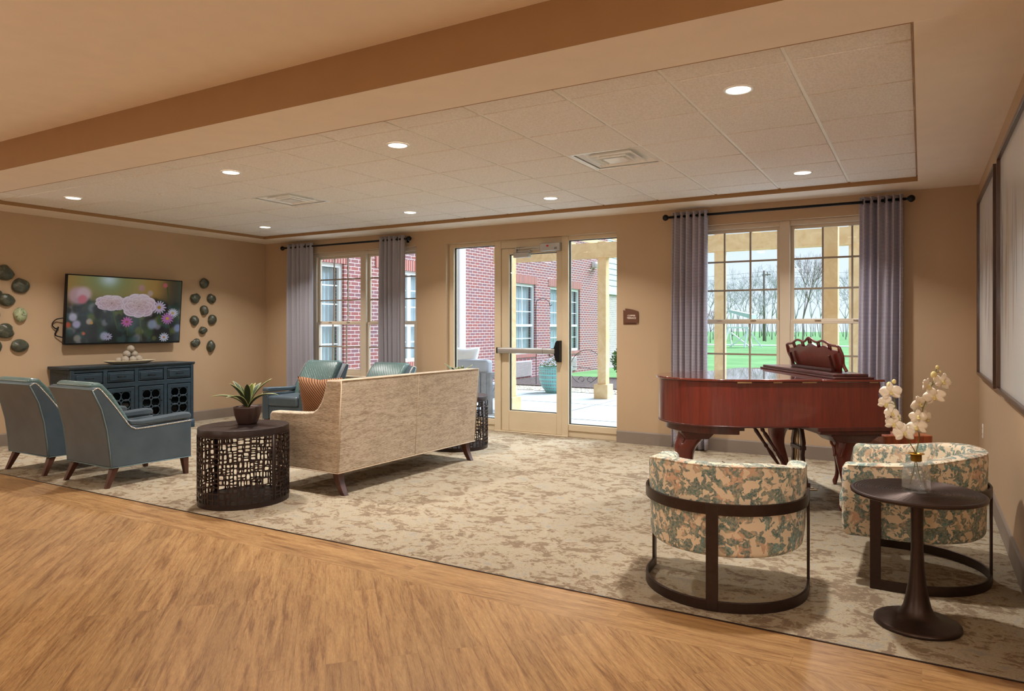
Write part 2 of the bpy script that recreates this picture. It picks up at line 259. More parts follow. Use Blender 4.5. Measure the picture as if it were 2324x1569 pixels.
# ------------------------------------------------------------------ mesh helpers
class MB:
    def __init__(s): s.bm = bmesh.new(); s.k = 0
    def face(s, vs, smooth=False):
        try:
            f = s.bm.faces.new(vs); f.smooth = smooth; return f
        except ValueError: return None
    def box(s, x0, x1, y0, y1, z0, z1, mat=None):
        e = (s.k % 7) * .00013; s.k += 1   # neighbouring boxes of one mesh never share a plane
        x0, x1, y0, y1, z0, z1 = x0 - e, x1 + e, y0 - e, y1 + e, z0 - e, z1 + e
        v = [s.bm.verts.new(p) for p in ((x0, y0, z0), (x1, y0, z0), (x1, y1, z0), (x0, y1, z0), (x0, y0, z1), (x1, y0, z1), (x1, y1, z1), (x0, y1, z1))]
        if mat is not None:
            for q in v: q.co = mat @ q.co
        for f in ((0, 3, 2, 1), (4, 5, 6, 7), (0, 1, 5, 4), (1, 2, 6, 5), (2, 3, 7, 6), (3, 0, 4, 7)): s.face([v[i] for i in f])
        return s
    def bar(s, a, b, w, h=None, up=(0, 0, 1)):
        h = h or w; a = Vector(a); b = Vector(b); d = (b - a); L = d.length; d.normalize(); u = Vector(up)
        if abs(d.dot(u)) > 0.99: u = Vector((1, 0, 0))
        x = d.cross(u).normalized(); y = x.cross(d).normalized()
        m = Matrix((x, d, y)).transposed().to_4x4(); m.translation = a
        return s.box(-w / 2, w / 2, 0, L, -h / 2, h / 2, m)
    def frustum(s, c0, w0, d0, c1, w1, d1):
        vs = []
        for (c, w, d) in ((c0, w0, d0), (c1, w1, d1)):
            for sx, sy in ((-1, -1), (1, -1), (1, 1), (-1, 1)): vs.append(s.bm.verts.new((c[0] + sx * w / 2, c[1] + sy * d / 2, c[2])))
        for f in ((0, 3, 2, 1), (4, 5, 6, 7), (0, 1, 5, 4), (1, 2, 6, 5), (2, 3, 7, 6), (3, 0, 4, 7)): s.face([vs[i] for i in f])
        return s
    def prism(s, pts, axis, a, b, smooth=False):
        # pts 2D polygon; extruded along axis from a to b
        def P(p, t):
            return {'x': (t, p[0], p[1]), 'y': (p[0], t, p[1]), 'z': (p[0], p[1], t)}[axis]
        A = [s.bm.verts.new(P(p, a)) for p in pts]; B = [s.bm.verts.new(P(p, b)) for p in pts]
        s.face(A[::-1]); s.face(B); n = len(pts)
        for i in range(n): s.face([A[i], A[(i + 1) % n], B[(i + 1) % n], B[i]], smooth)
        return s
    def rings(s, rings, closed=True, cap=True, smooth=True, uv=False):
        R = [[s.bm.verts.new(p) for p in r] for r in rings]; n = len(R[0]); m = n if closed else n - 1
        lay = s.bm.loops.layers.uv.verify() if uv else None
        for i in range(len(R) - 1):
            for j in range(m):
                f = s.face([R[i][j], R[i][(j + 1) % n], R[i + 1][(j + 1) % n], R[i + 1][j]], smooth)
                if uv and f:
                    uvs = ((j, i), (j + 1, i), (j + 1, i + 1), (j, i + 1))
                    for lp, (a, b) in zip(f.loops, uvs): lp[lay].uv = (a / m if uv is True else a / m * uv[0], b / (len(R) - 1) * (1 if uv is True else uv[1]))
        if cap and closed:
            s.face(R[0][::-1], smooth); s.face(R[-1], smooth)
        return s
    def lathe(s, prof, c=(0, 0, 0), n=32, sx=1, sy=1, cap=True, smooth=True, uv=False):
        return s.rings([[(c[0] + r * sx * math.cos(2 * PI * k / n), c[1] + r * sy * math.sin(2 * PI * k / n), c[2] + z) for k in range(n)] for r, z in prof], True, cap, smooth, uv)
    def tube(s, pts, r, n=8, smooth=True):
        pts = [Vector(p) for p in pts]; rr = r if isinstance(r, (list, tuple)) else [r] * len(pts)
        d = (pts[1] - pts[0]).normalized(); u = Vector((0, 0, 1)) if abs(d.z) < 0.9 else Vector((1, 0, 0)); x = d.cross(u).normalized()
        out = []
        for i, p in enumerate(pts):
            if i == 0: t_ = pts[1] - pts[0]
            elif i == len(pts) - 1: t_ = pts[-1] - pts[-2]
            else: t_ = (pts[i + 1] - pts[i]).normalized() + (pts[i] - pts[i - 1]).normalized()
            t_.normalize(); x = (x - t_ * x.dot(t_)).normalized(); y = t_.cross(x)
            out.append([tuple(p + (x * math.cos(2 * PI * k / n) + y * math.sin(2 * PI * k / n)) * rr[i]) for k in range(n)])
        return s.rings(out, True, True, smooth)
    def ball(s, c, r, sx=1, sy=1, sz=1, sub=2):
        m = Matrix.Translation(c) @ Matrix.Diagonal((sx * r, sy * r, sz * r, 1)); ret = bmesh.ops.create_icosphere(s.bm, subdivisions=sub, radius=1, matrix=m)
        for v in ret['verts']:
            for f in v.link_faces: f.smooth = True
        return s
    def grid(s, fn, nu, nv, smooth=True, uv=False):
        V = [[s.bm.verts.new(fn(i / nu, j / nv)) for j in range(nv + 1)] for i in range(nu + 1)]
        lay = s.bm.loops.layers.uv.verify() if uv else None
        for i in range(nu):
            for j in range(nv):
                f = s.face([V[i][j], V[i + 1][j], V[i + 1][j + 1], V[i][j + 1]], smooth)
                if uv and f:
                    for lp, (a, b) in zip(f.loops, ((i, j), (i + 1, j), (i + 1, j + 1), (i, j + 1))): lp[lay].uv = (a / nu, b / nv)
        return s
    def build(s, name, mat, parent=None, bevel=0, seg=2, sub=0, solid=0, loc=None, rot=None, **props):
        bmesh.ops.recalc_face_normals(s.bm, faces=s.bm.faces[:])
        me = bpy.data.meshes.new(name); s.bm.to_mesh(me); s.bm.free()
        o = bpy.data.objects.new(name, me); COL.objects.link(o)
        me.materials.append(M[mat] if isinstance(mat, str) else mat)
        if parent is not None: o.parent = parent
        if loc is not None: o.location = loc
        if rot is not None: o.rotation_euler = rot
        if solid:
            md = o.modifiers.new('solid', 'SOLIDIFY'); md.thickness = solid; md.offset = 0
        if bevel:
            md = o.modifiers.new('bevel', 'BEVEL'); md.width = bevel; md.segments = seg; md.limit_method = 'ANGLE'; md.angle_limit = math.radians(40)
            md.harden_normals = False
            for p in me.polygons: p.use_smooth = True
            try: me.set_sharp_from_angle(angle=math.radians(50))
            except Exception: pass
        if sub:
            md = o.modifiers.new('sub', 'SUBSURF'); md.levels = sub; md.render_levels = sub
            for p in me.polygons: p.use_smooth = True
        for k, v in props.items(): o[k] = v
        return o
def thing(name, label, cat, loc=(0, 0, 0), rz=0.0, group=None):
    o = bpy.data.objects.new(name, None); COL.objects.link(o); o.empty_display_size = 0.1
    o.location = loc; o.rotation_euler = (0, 0, rz); o['label'] = label; o['category'] = cat
    if group: o['group'] = group
    return o
def tag(o, label, cat, group=None):
    o['label'] = label; o['category'] = cat
    if group: o['group'] = group
    return o
def dup(root, label=None, group=None):
    def cp(o, par):
        c = o.copy(); COL.objects.link(c)
        if par: c.parent = par
        for ch in o.children: cp(ch, c)
        return c
    kids = list(root.children); r = root.copy(); COL.objects.link(r)
    for k in kids: cp(k, r)
    if label: r['label'] = label
    if group: r['group'] = group
    return r
def rrect(w, h, r, n=4, cx=0, cy=0):
    pts = []
    for qx, qy, a0 in ((w / 2 - r, h / 2 - r, 0), (-w / 2 + r, h / 2 - r, 90), (-w / 2 + r, -h / 2 + r, 180), (w / 2 - r, -h / 2 + r, 270)):
        for k in range(n + 1):
            a = math.radians(a0 + 90 * k / n); pts.append((cx + qx + r * math.cos(a), cy + qy + r * math.sin(a)))
    return pts
def smooth_path(pts, n=8):
    P = [Vector(p) for p in pts]; out = []
    for i in range(len(P) - 1):
        p0 = P[max(i - 1, 0)]; p1 = P[i]; p2 = P[i + 1]; p3 = P[min(i + 2, len(P) - 1)]
        for k in range(n):
            t = k / n; out.append(0.5 * ((2 * p1) + (p2 - p0) * t + (2 * p0 - 5 * p1 + 4 * p2 - p3) * t * t + (3 * p1 - p0 - 3 * p2 + p3) * t ** 3))
    out.append(P[-1]); return out

# ------------------------------------------------------------------ room shell
XL, XR, YB, YN = -8.92, 0.451, 7.642, 2.945
HS, HG, HN = 2.625, 2.674, 2.86
XFL, XFR, YF = -12.0, 4.6, -5.5
ST = dict(kind='structure')
MB().box(XL - .2, XR + .2, 3.235, YB + .2, -0.12, 0.0).build('floor', 'carpet', **ST)
MB().box(XFL, XFR, YF, 2.925, -0.12, -0.001).build('floor', 'wood_floor', **ST)
MB().box(XFL, XFR, 2.925, 3.235, -0.12, -0.001).build('floor', 'wood_border', **ST)
MB().box(XL, XR, 3.229, 3.237, -0.02, 0.003).build('trim_1', 'bronze', **ST)
# tray ceiling: soffit ring, tiles, grid
TL, TR, TF, TB = -8.42, -0.03, 3.43, 7.186
m = MB()
m.box(XL, XR, YN, TF, HS, HS + .25); m.box(XL, XR, TB, YB, HS, HS + .25); m.box(XL, TL, TF, TB, HS, HS + .25); m.box(TR, XR, TF, TB, HS, HS + .25)
soff = m.build('ceiling', 'ceiling', **ST)
m = MB(); GX, GY, S = -0.582, 3.744, 0.6096
gx = [GX + S] + [GX - S * k for k in range(0, 14)]; gxs = sorted(x for x in gx if TL + .02 < x < TR - .02); xs = [TL] + gxs + [TR]
gys = [GY + S * k for k in range(0, 6)]; ys = [TF] + [y for y in gys if TF + .02 < y < TB - .02] + [TB]
DIFF = [(-2.106, 5.268), (-5.763, 5.268)]
for i in range(len(xs) - 1):
    for j in range(len(ys) - 1):
        cx, cy = (xs[i] + xs[i + 1]) / 2, (ys[j] + ys[j + 1]) / 2
        if any(abs(cx - a) < .1 and abs(cy - b) < .1 for a, b in DIFF): continue
        m.box(xs[i] + .011, xs[i + 1] - .011, ys[j] + .010, ys[j + 1] - .010, HG - .010, HG + .02)
m.build('ceiling', 'acoustic', bevel=.003, seg=1, **ST)
m = MB()
for x in xs: m.box(x - .012, x + .012, TF, TB, HG - .002, HG + .02)
for y in ys: m.box(TL, TR, y - .012, y + .012, HG - .001, HG + .018)
m.box(TL, TR, TF, TB, HG + .022, HG + .03)
m.build('ceiling', 'grid_white', **ST)
m = MB(); m.box(TL - .004, TL + .004, TF, TB, HS, HG); m.box(TR - .004, TR + .004, TF, TB, HS, HG); m.box(TL, TR, TB - .004, TB + .004, HS, HG); m.box(TL, TR, TF - .004, TF + .004, HS, HG)
m.build('trim_2', 'riser', **ST)
MB().box(XL, XR, YN - .006, YN, HS, HN).build('trim_3', 'riser', **ST)
MB().box(XFL, XFR, YF, YN, HN, HN + .1).build('ceiling', 'near_ceiling', **ST)
MB().box(XFL - .3, XFR + .3, YF - .3, YB + .5, HN + .12, HN + .3).build('roof', 'roofing', **ST)
# back wall with three openings
W1 = (-7.975, -5.955, .63, 2.43); DR = (-5.47, -3.056, 0, 2.43); W2 = (-2.24, -.22, .63, 2.43)
m = MB(); x = XL - .2
for (a, b, z0, z1) in (W1, DR, W2):
    m.box(x, a, YB, YB + .22, -.1, HS + .3)
    if z0 > 0: m.box(a, b, YB, YB + .22, -.1, z0)
    m.box(a, b, YB, YB + .22, z1, HS + .3); x = b
m.box(x, XR + .2, YB, YB + .22, -.1, HS + .3)
m.build('wall_back', 'wall', **ST)
MB().box(XL - .2, XL, YN, YB, -.1, HS + .3).build('wall_left', 'wall', **ST)
MB().box(XR, XR + .2, YN, YB, -.1, HS + .3).build('wall_right', 'wall', **ST)
m = MB(); m.box(XFL, XL - .2, YN, YN + .15, -.1, HN + .1); m.box(XR + .2, XFR, YN, YN + .15, -.1, HN + .1)
m.box(XFL - .15, XFL, YF, YN + .15, -.1, HN + .1); m.box(XFR, XFR + .15, YF, YN + .15, -.1, HN + .1); m.box(XFL, XFR, YF - .15, YF, -.1, HN + .1)
m.build('wall_front', 'wall', **ST)
bbp = [(0, 0), (.014, 0), (.014, .128), (.008, .14), (0, .14)]
m = MB(); m.prism([(YB - p[0], p[1]) for p in bbp], 'x', XL, DR[0]); m.prism([(YB - p[0], p[1]) for p in bbp], 'x', DR[1], XR); m.build('baseboard_back', 'baseboard', **ST)
MB().prism([(XL + p[0], p[1]) for p in bbp], 'y', YN, YB).build('baseboard_left', 'baseboard', **ST)
MB().prism([(XR - p[0], p[1]) for p in bbp], 'y', YN, YB).build('baseboard_right', 'baseboard', **ST)

# windows -------------------------------------------------------------
def window(name, x0, x1, z0, z1):
    cx = (x0 + x1) / 2; yf = YB + .07
    root = bpy.data.objects.new(name, None); COL.objects.link(root); root['kind'] = 'structure'
    m = MB()
    m.box(x0, x0 + .075, yf, yf + .09, z0, z1); m.box(x1 - .075, x1, yf, yf + .09, z0, z1)
    m.box(x0, x1, yf, yf + .09, z1 - .05, z1); m.box(x0, x1, yf, yf + .09, z0, z0 + .05); m.box(cx - .05, cx + .05, yf - .012, yf + .09, z0, z1)
    m.build('window_frame', 'vinyl', root, bevel=.004)
    MB().box(x0 - .03, x1 + .03, YB - .035, YB + .1, z0 - .025, z0).build('window_sill', 'vinyl', root, bevel=.006)
    zm = 1.38
    for (a, b) in ((x0 + .075, cx - .05), (cx + .05, x1 - .075)):
        for (q0, q1, rows, yy, nm) in ((zm, z1 - .05, 3, yf + .045, 'upper_sash'), (z0 + .05, zm + .02, 2, yf + .015, 'lower_sash')):
            m = MB(); w = .035
            m.box(a, a + w, yy, yy + .03, q0, q1); m.box(b - w, b, yy, yy + .03, q0, q1); m.box(a, b, yy, yy + .03, q1 - w, q1); m.box(a, b, yy, yy + .03, q0, q0 + w)
            so = m.build(nm, 'vinyl', root, bevel=.003)
            m = MB()
            for k in (1, 2):
                xx = a + w + (b - a - 2 * w) * k / 3; m.box(xx - .009, xx + .009, yy + .008, yy + .022, q0 + w, q1 - w)
            for k in range(1, rows):
                zz = q0 + w + (q1 - q0 - 2 * w) * k / rows; m.box(a + w, b - w, yy + .008, yy + .022, zz - .009, zz + .009)
            m.build('muntins', 'muntin', so)
            MB().box(a + w, b - w, yy + .013, yy + .017, q0 + w, q1 - w).build('pane', 'window_glass', so)
        m = MB()
        for fx in (.3, .7): m.box(a + (b - a) * fx - .03, a + (b - a) * fx + .03, yf - .002, yf + .02, zm + .02, zm + .034)
        m.build('sash_lock', 'vinyl', root, bevel=.004)
    return root
window('window_1', *W1); window('window_2', *W2)

# storefront and door ---------------------------------------------------
door = bpy.data.objects.new('door_1', None); COL.objects.link(door); door['kind'] = 'structure'
y0 = YB + .08; y1 = YB + .17; m = MB()
xa, xm1, xm2, xb = DR[0], -4.757, -3.80, DR[1]
m.box(xa, xa + .07, y0, y1, 0, 2.43); m.box(xb - .03, xb, y0, y1, 0, 2.43); m.box(xm1, xm1 + .093, y0 - .01, y1, 0, 2.43); m.box(xm2, xm2 + .087, y0 - .01, y1, 0, 2.43)
m.box(xa, xb, y0, y1, 2.38, 2.431); m.box(xm1 + .09, xm2, y0 + .03, y1, 2.32, 2.34); m.box(xm1 + .09, xm2, y0, y1, 2.33, 2.40)
for (a, b) in ((xa, xm1), (xm2 + .08, xb)):
    m.box(a, b, y0, y1, .075, .15); m.box(a, b, y0 + .012, y1, 0, .075)
m.box(xm1, xm2 + .08, y0 - .02, y1 + .05, 0, .012)
m.build('door_frame', 'almond', door, bevel=.004)
m = MB(); m.box(xa + .07, xm1, y0 + .04, y0 + .046, .15, 2.38); m.build('side_glass', 'window_glass', door)
m = MB(); m.box(xm2 + .087, xb - .03, y0 + .04, y0 + .046, .15, 2.38); m.build('side_glass', 'window_glass', door)
def gasket(a, b, c, d):
    m = MB()
    for q in ((a, a + .008, c, d), (b - .008, b, c, d), (a, b, c, c + .008), (a, b, d - .008, d)): m.box(q[0], q[1], y0 + .03, y0 + .058, q[2], q[3])
    return m
gasket(xa + .07, xm1, .15, 2.38).build('gasket', 'black_metal', door); gasket(xm2 + .087, xb - .03, .15, 2.38).build('gasket', 'black_metal', door)
la, lb = xm1 + .096, xm2 - .003; ga, gb = -4.55, -3.877
m = MB(); m.box(la, ga, y0 + .005, y0 + .05, .015, 2.325); m.box(gb, lb, y0 + .005, y0 + .05, .015, 2.325); m.box(ga, gb, y0 + .005, y0 + .05, .015, .27); m.box(ga, gb, y0 + .005, y0 + .05, 2.25, 2.325)
leaf = m.build('door_leaf', 'almond', door, bevel=.004)
MB().box(ga, gb, y0 + .025, y0 + .031, .27, 2.25).build('door_glass', 'window_glass', leaf)
gasket(ga, gb, .27, 2.25).build('gasket', 'black_metal', leaf)
pb = MB(); pb.prism(rrect(.055, .07, .015, 3, y0 - .055, 1.035), 'x', la - .01, lb - .06)
pbo = pb.build('push_bar', 'aluminium', door, bevel=.002)
m = MB(); m.prism([(lb - .11, 1.005), (lb - .07, 1.0), (lb - .05, .93), (lb - .03, .905), (lb + .005, .905), (lb + .005, 1.165), (lb - .03, 1.165), (lb - .05, 1.14), (lb - .07, 1.075), (lb - .11, 1.068)], 'y', y0 - .08, y0)
m.box(la - .03, la - .01, y0 - .08, y0 - .02, .998, 1.072); m.box(lb - .225, lb - .222, y0 - .084, y0 - .02, .999, 1.071)
m.build('latch_case', 'black_metal', pbo, bevel=.003)
cl = MB().box(la + .21, la + .43, y0 - .06, y0 + .004, 2.20, 2.262).build('door_closer', 'aluminium', door, bevel=.006)
m = MB(); m.bar((la + .24, y0 - .03, 2.275), (la + .44, y0 - .03, 2.275), .03, .02); m.bar((la + .25, y0 - .05, 2.31), (lb - .25, y0 - .04, 2.32), .014); m.bar((la + .44, y0 - .03, 2.29), (lb - .25, y0 - .03, 2.298), .012); m.box(la + .235, la + .255, y0 - .06, y0 - .02, 2.26, 2.33)
m.build('closer_arm', 'aluminium', cl, bevel=.002)
op = MB().box(lb - .265, lb + .004, y0 - .07, y0 - .002, 2.262, 2.355).build('closer_box', 'aluminium', door, bevel=.005)
m = MB(); m.prism([(lb - .16 + .016 * math.cos(a * PI / 8), 2.322 + .011 * math.sin(a * PI / 8)) for a in range(16)], 'y', y0 - .074, y0 - .069); m.build('red_emblem', 'fig_red', op)
m = MB()
for k in range(2):
    for j in range(5): m.box(lb - .065 + j * .007, lb - .060 + j * .007, y0 - .072, y0 - .069, 2.293 - k * .013, 2.299 - k * .013)
m.build('fine_print', 'screw_dark', op)
def text(s_, size, mat, parent, loc, rot, name='lettering', extrude=0.0008, **kw):
    cu = bpy.data.curves.new(name, 'FONT'); cu.body = s_; cu.size = size; cu.align_x = 'CENTER'; cu.align_y = 'CENTER'; cu.extrude = extrude
    for k, v in kw.items(): setattr(cu, k, v)
    tmp = bpy.data.objects.new(name, cu); COL.objects.link(tmp); dg = bpy.context.evaluated_depsgraph_get(); me = bpy.data.meshes.new_from_object(tmp.evaluated_get(dg)); bpy.data.objects.remove(tmp); me.materials.clear(); me.materials.append(M[mat]); o = bpy.data.objects.new(name, me); COL.objects.link(o); o.parent = parent; o.location = loc; o.rotation_euler = rot; return o

# recessed lights and diffusers -----------------------------------------
WARM = (1.0, 0.96, 0.91)
def can_proto(z):
    r = thing('recessed_light', '', 'ceiling light', (0, 0, z), 0, 'recessed downlights in the tile ceiling')
    MB().lathe([(.083, 0), (.083, -.004), (.078, -.007), (.068, -.005), (.066, -.002), (.066, .004)], n=40, cap=False).build('trim_ring', 'white_metal', r)
    MB().lathe([(.0665, -.0035), (.0665, .002)], n=40).build('lens', 'lens', r)
    return r
LPOS = [(-.893, 4.049), (-3.33, 4.049), (-5.16, 4.049), (-7.60, 4.049), (-.893, 6.50), (-3.33, 6.50), (-5.16, 6.50), (-7.60, 6.50)]
NM = ['in the front row nearest the camera, above the chairs by the piano', 'in the front row above the bare carpet', 'in the front row above the sofa end', 'in the front row at the far left, near the television wall',
      'in the back row in front of the big window', 'in the back row in front of the glass door', 'in the back row between the vent and the glass door', 'in the back row in the corner by the small window']
c0 = can_proto(HG - .011)
for i, (x, y) in enumerate(LPOS):
    r = c0 if i == 0 else dup(c0)
    r.location = (x, y, HG - .011); r['label'] = 'round recessed downlight ' + NM[i]
def area(name, loc, size, power, color=WARM, rot=(0, 0, 0), shape='DISK', spread=PI, sy=None):
    L = bpy.data.lights.new(name, 'AREA'); L.shape = shape; L.size = size; L.energy = power; L.color = color; L.spread = spread
    if sy: L.size_y = sy
    o = bpy.data.objects.new(name, L); COL.objects.link(o); o.location = loc; o.rotation_euler = rot; return o
LP = 25
for i, (x, y) in enumerate(LPOS): area('downlight_lamp', (x, y, HG - .03), .12, LP, spread=2.1)
NEAR = [(x, y) for x in (-10, -7.6, -5.2, -2.8, -.4, 2.4) for y in (-4, -1.6, .8)]
for (x, y) in NEAR: area('lobby_fill_lamp', (x, y, HN - .02), .16, 8, (1.0, .91, .80))  # unseen ceiling lamps added behind the camera as fill light
pp = None  # out-of-view pendants added to brighten the ceilings and furniture backs
for i, (x, y) in enumerate(((-10.0, 1.9), (-5.2, -.9), (-.6, -2.2), (2.2, .6))):
    lab = ('unseen fill pendant added over the lobby at its far left end', 'unseen fill pendant added over the lobby left of the middle', 'unseen fill pendant added over the lobby behind the viewer', 'unseen fill pendant added over the lobby right of the viewer')[i]
    if pp is None:
        pp = thing('fill_pendant', lab, 'ceiling light', (x, y, HN), 0, 'fill pendants added over the lobby')
        MB().tube([(0, 0, 0), (0, 0, -1.42)], .006, 8).build('cord', 'black_metal', pp); MB().lathe([(.001, 0), (.06, 0), (.06, -.02), (.001, -.025)], n=24).build('canopy', 'bronze', pp)
        MB().lathe([(.02, -1.40), (.04, -1.42), (.14, -1.44), (.15, -1.46)], n=32, cap=False).build('shade', 'plastic_white', pp)
    else:
        q_ = dup(pp, lab); q_.location = (x, y, HN)
    Lp = bpy.data.lights.new('fill_bulb', 'POINT'); Lp.energy = 66; Lp.color = (1.0, .93, .83); Lp.shadow_soft_size = .16; ob = bpy.data.objects.new('fill_bulb', Lp); COL.objects.link(ob); ob.location = (x, y, HN - 1.12)  # added fill light, one per pendant
def diffuser(label, x, y):
    r = thing('air_diffuser', label, 'ceiling vent', (x, y, HG), 0)
    h = .292
    m = MB(); 
    for (a, b, z0, z1) in ((.292, .262, -.004, .012),):
        o_ = [(-a, -a, z0), (a, -a, z0), (a, a, z0), (-a, a, z0)]; i_ = [(-b, -b, z0), (b, -b, z0), (b, b, z0), (-b, b, z0)]
        m.rings([o_, i_], True, False, False)
    m.build('diffuser_frame', 'white_metal', r, solid=.003)
    for (a, b, z0, z1) in ((.258, .205, .055, .0), (.190, .140, .045, -.010), (.128, .095, .035, -.016)):
        m = MB(); m.rings([[(-q, -q, z), (q, -q, z), (q, q, z), (-q, q, z)] for q, z in ((a, z0), (a * .35 + b * .65 + .02, z1 + .006), (a - .002, z1))][::1], True, False, False)
        m = MB(); m.rings([[(-q, -q, z), (q, -q, z), (q, q, z), (-q, q, z)] for q, z in ((b, z0), (a - .012, z1), (a, z1 + .004))], True, False, False)
        m.build('louver_cone', 'white_metal', r, solid=.002)
    MB().frustum((0, 0, -.018), .17, .17, (0, 0, .02), .05, .05).build('center_plate', 'white_metal', r)
    MB().box(-.29, .29, -.29, .29, .06, .065).build('duct_back', 'dark_void', r)
diffuser('square stepped ceiling air vent above the open carpet before the door', *DIFF[0])
diffuser('smaller-looking square ceiling air vent above the far seating group', *DIFF[1])

# ------------------------------------------------------------------ curtains
def curtain_rod(label, x0, x1, y, z):
    r = thing('curtain_rod', label, 'curtain rod', ((x0 + x1) / 2, y, z)); h = (x1 - x0) / 2
    MB().tube([(-h, 0, 0), (h, 0, 0)], .014, 12).build('rod', 'rod_metal', r)
    for s in (-1, 1):
        MB().lathe([(.001, -.034), (.02, -.028), (.033, -.01), (.034, .006), (.022, .026), (.012, .034), (.012, .05)], n=20).build('finial', 'rod_metal', r, loc=(s * (h + .045), 0, 0), rot=(0, -s * PI / 2, 0))
        m = MB(); m.tube([(s * (h - .05), 0, 0), (s * (h - .05), YB - y, 0)], .009, 8); m.lathe([(.03, 0), (.03, .008)], n=16, c=(0, 0, 0)) if False else None
        m.box(s * (h - .05) - .02, s * (h - .05) + .02, YB - y - .008, YB - y, -.04, .04)
        m.build('bracket', 'rod_metal', r)
    return r
def curtain(label, x0, x1, y, ztop, mat, folds, group, seed=0, rings=True, lining=None):
    rnd = random.Random(seed); W = x1 - x0; H = ztop - .02
    r = thing('curtain', label, 'curtain', ((x0 + x1) / 2, y, .02), 0, group)
    ph = [rnd.uniform(-.35, .35) for _ in range(folds + 2)]
    def fn(u, v):
        t = u * folds; k = min(int(t), folds - 1); amp = .042 + .018 * math.sin(k * 2.3 + seed)
        x = -W / 2 + W * u + .012 * math.sin(t * 2 * PI + ph[k]) * (1 - .3 * v)
        spread = 1 + .04 * (1 - v); sway = .015 * math.sin(3 * v + seed) * (1 - v)
        yy = amp * math.sin(t * 2 * PI) * (1 - .15 * v) + .008 * math.sin(t * 5 + v * 3)
        return (x * spread + sway, yy, v * H)
    MB().grid(fn, folds * 14, 26, uv=True).build('drape', mat, r, solid=.003)
    if rings:
        for k in range(folds):
            u = (k + .5) / folds; m = MB()
            m.lathe([(.022, -.003), (.03, -.004), (.031, 0), (.03, .004), (.022, .003)], n=18, cap=False)
            m.build('grommet', 'rod_metal', r, loc=(-W / 2 + W * u, 0, H - .045), rot=(PI / 2 * 0, PI / 2, 0))
    return r
yr = YB - .10
curtain_rod('black curtain rod with ball finials over the small window by the corner', -8.39, -6.05, yr, 2.525)
curtain_rod('black curtain rod with ball finials over the big window behind the piano', -2.40, -.13, yr, 2.532)
curtain('plain grey curtain at the corner side of the small window', -8.34, -7.80, yr, 2.575, 'curtain_grey', 6, 'grommet curtains', 1)
curtain('plain grey curtain between the small window and the glass door', -6.53, -6.08, yr, 2.575, 'curtain_grey', 6, 'grommet curtains', 2)
curtain('finely striped curtain left of the big window, hanging beside the piano tail', -2.37, -1.98, yr, 2.58, 'curtain_striped', 6, 'grommet curtains', 3)
curtain('finely striped curtain right of the big window, nearest the framed art', -.52, -.15, yr, 2.58, 'curtain_striped', 6, 'grommet curtains', 4)

# ------------------------------------------------------------------ sign and outlets
s = thing('room_sign', 'brown wall plaque reading COPPER TERRACE beside the glass door', 'sign', (-2.88, YB, 1.455))
MB().prism([(-.095, -.095), (.062, -.095), (.062, .0), (-.095, .072)], 'y', -.008, 0).build('back_plate', 'sign_brown', s, bevel=.001)
top = [(-.068 + .155 * k / 8, .088 - .034 * (k / 8) ** 1.6) for k in range(9)]
MB().prism([(-.068, -.078), (.087, -.078)] + top[::-1], 'y', -.018, -.009).build('face_plate', 'sign_brown', s, bevel=.001)
for k, w in enumerate(('COPPER', 'TERRACE')): text(w, .026, 'sign_text', s, (.008, -.0185, .004 - .027 * k), (PI / 2, 0, 0), offset=.0004)
def cover(name, label, loc, rot, slots):
    r = thing(name, label, 'outlet', loc); r.rotation_euler = (0, 0, rot)
    MB().prism(rrect(.072, .117, .004, 2), 'y', -.006, 0).build('cover_plate', 'plastic_white', r, bevel=.001)
    for z in (-.024, .024):
        q = MB().prism(rrect(.034, .032, .012, 3, 0, z), 'y', -.0072, -.004).build('receptacle', 'plastic_white', r)
        m = MB()
        for x in (-.008, .008): m.box(x - .0012, x + .0012, -.0078, -.004, z - .005, z + .005)
        m.build('slots', 'screw_dark', q)
cover('wall_outlet', 'white electrical outlet low on the right wall below the framed art', (XR, 7.14, .45), -PI / 2, 2)

# ------------------------------------------------------------------ television
def painter(W, H, fn):
    cols = []
    for j in range(H + 1):
        for i in range(W + 1):
            cols.append(fn(i / W, 1 - j / H))
    return cols
def color_grid(name, w, h, nu, nv, fn, mat, parent, loc, rot):
    # local plane XZ, centred, facing -Y
    me = bpy.data.meshes.new(name)
    vs = [((i / nu - .5) * w, 0, (j / nv - .5) * h) for j in range(nv + 1) for i in range(nu + 1)]
    fs = [(j * (nu + 1) + i, j * (nu + 1) + i + 1, (j + 1) * (nu + 1) + i + 1, (j + 1) * (nu + 1) + i) for j in range(nv) for i in range(nu)]
    me.from_pydata(vs, [], fs); at = me.color_attributes.new('Col', 'FLOAT_COLOR', 'POINT')
    k = 0
    for j in range(nv + 1):
        for i in range(nu + 1):
            c = fn(i / nu, 1 - j / nv); at.data[k].color = (lin(c[0]), lin(c[1]), lin(c[2]), 1); k += 1
    me.materials.append(M[mat]); o = bpy.data.objects.new(name, me); COL.objects.link(o); o.parent = parent; o.location = loc; o.rotation_euler = rot; return o
def ss(a, b, x):
    t = min(1, max(0, (x - a) / (b - a))); return t * t * (3 - 2 * t)
def lerp(a, b, t): return tuple(p + (q - p) * t for p, q in zip(a, b))
rb = random.Random(11)
BLOBS = []
for _ in range(190):
    u = rb.random(); v = .35 + .65 * rb.random(); r = .015 + .03 * rb.random()
    BLOBS.append((u, v, r, rb.choice([(44, 70, 34), (18, 24, 18), (30, 60, 54), (96, 104, 36), (130, 128, 136), (12, 14, 14), (50, 78, 74), (22, 30, 20), (10, 12, 12), (34, 52, 26)])))
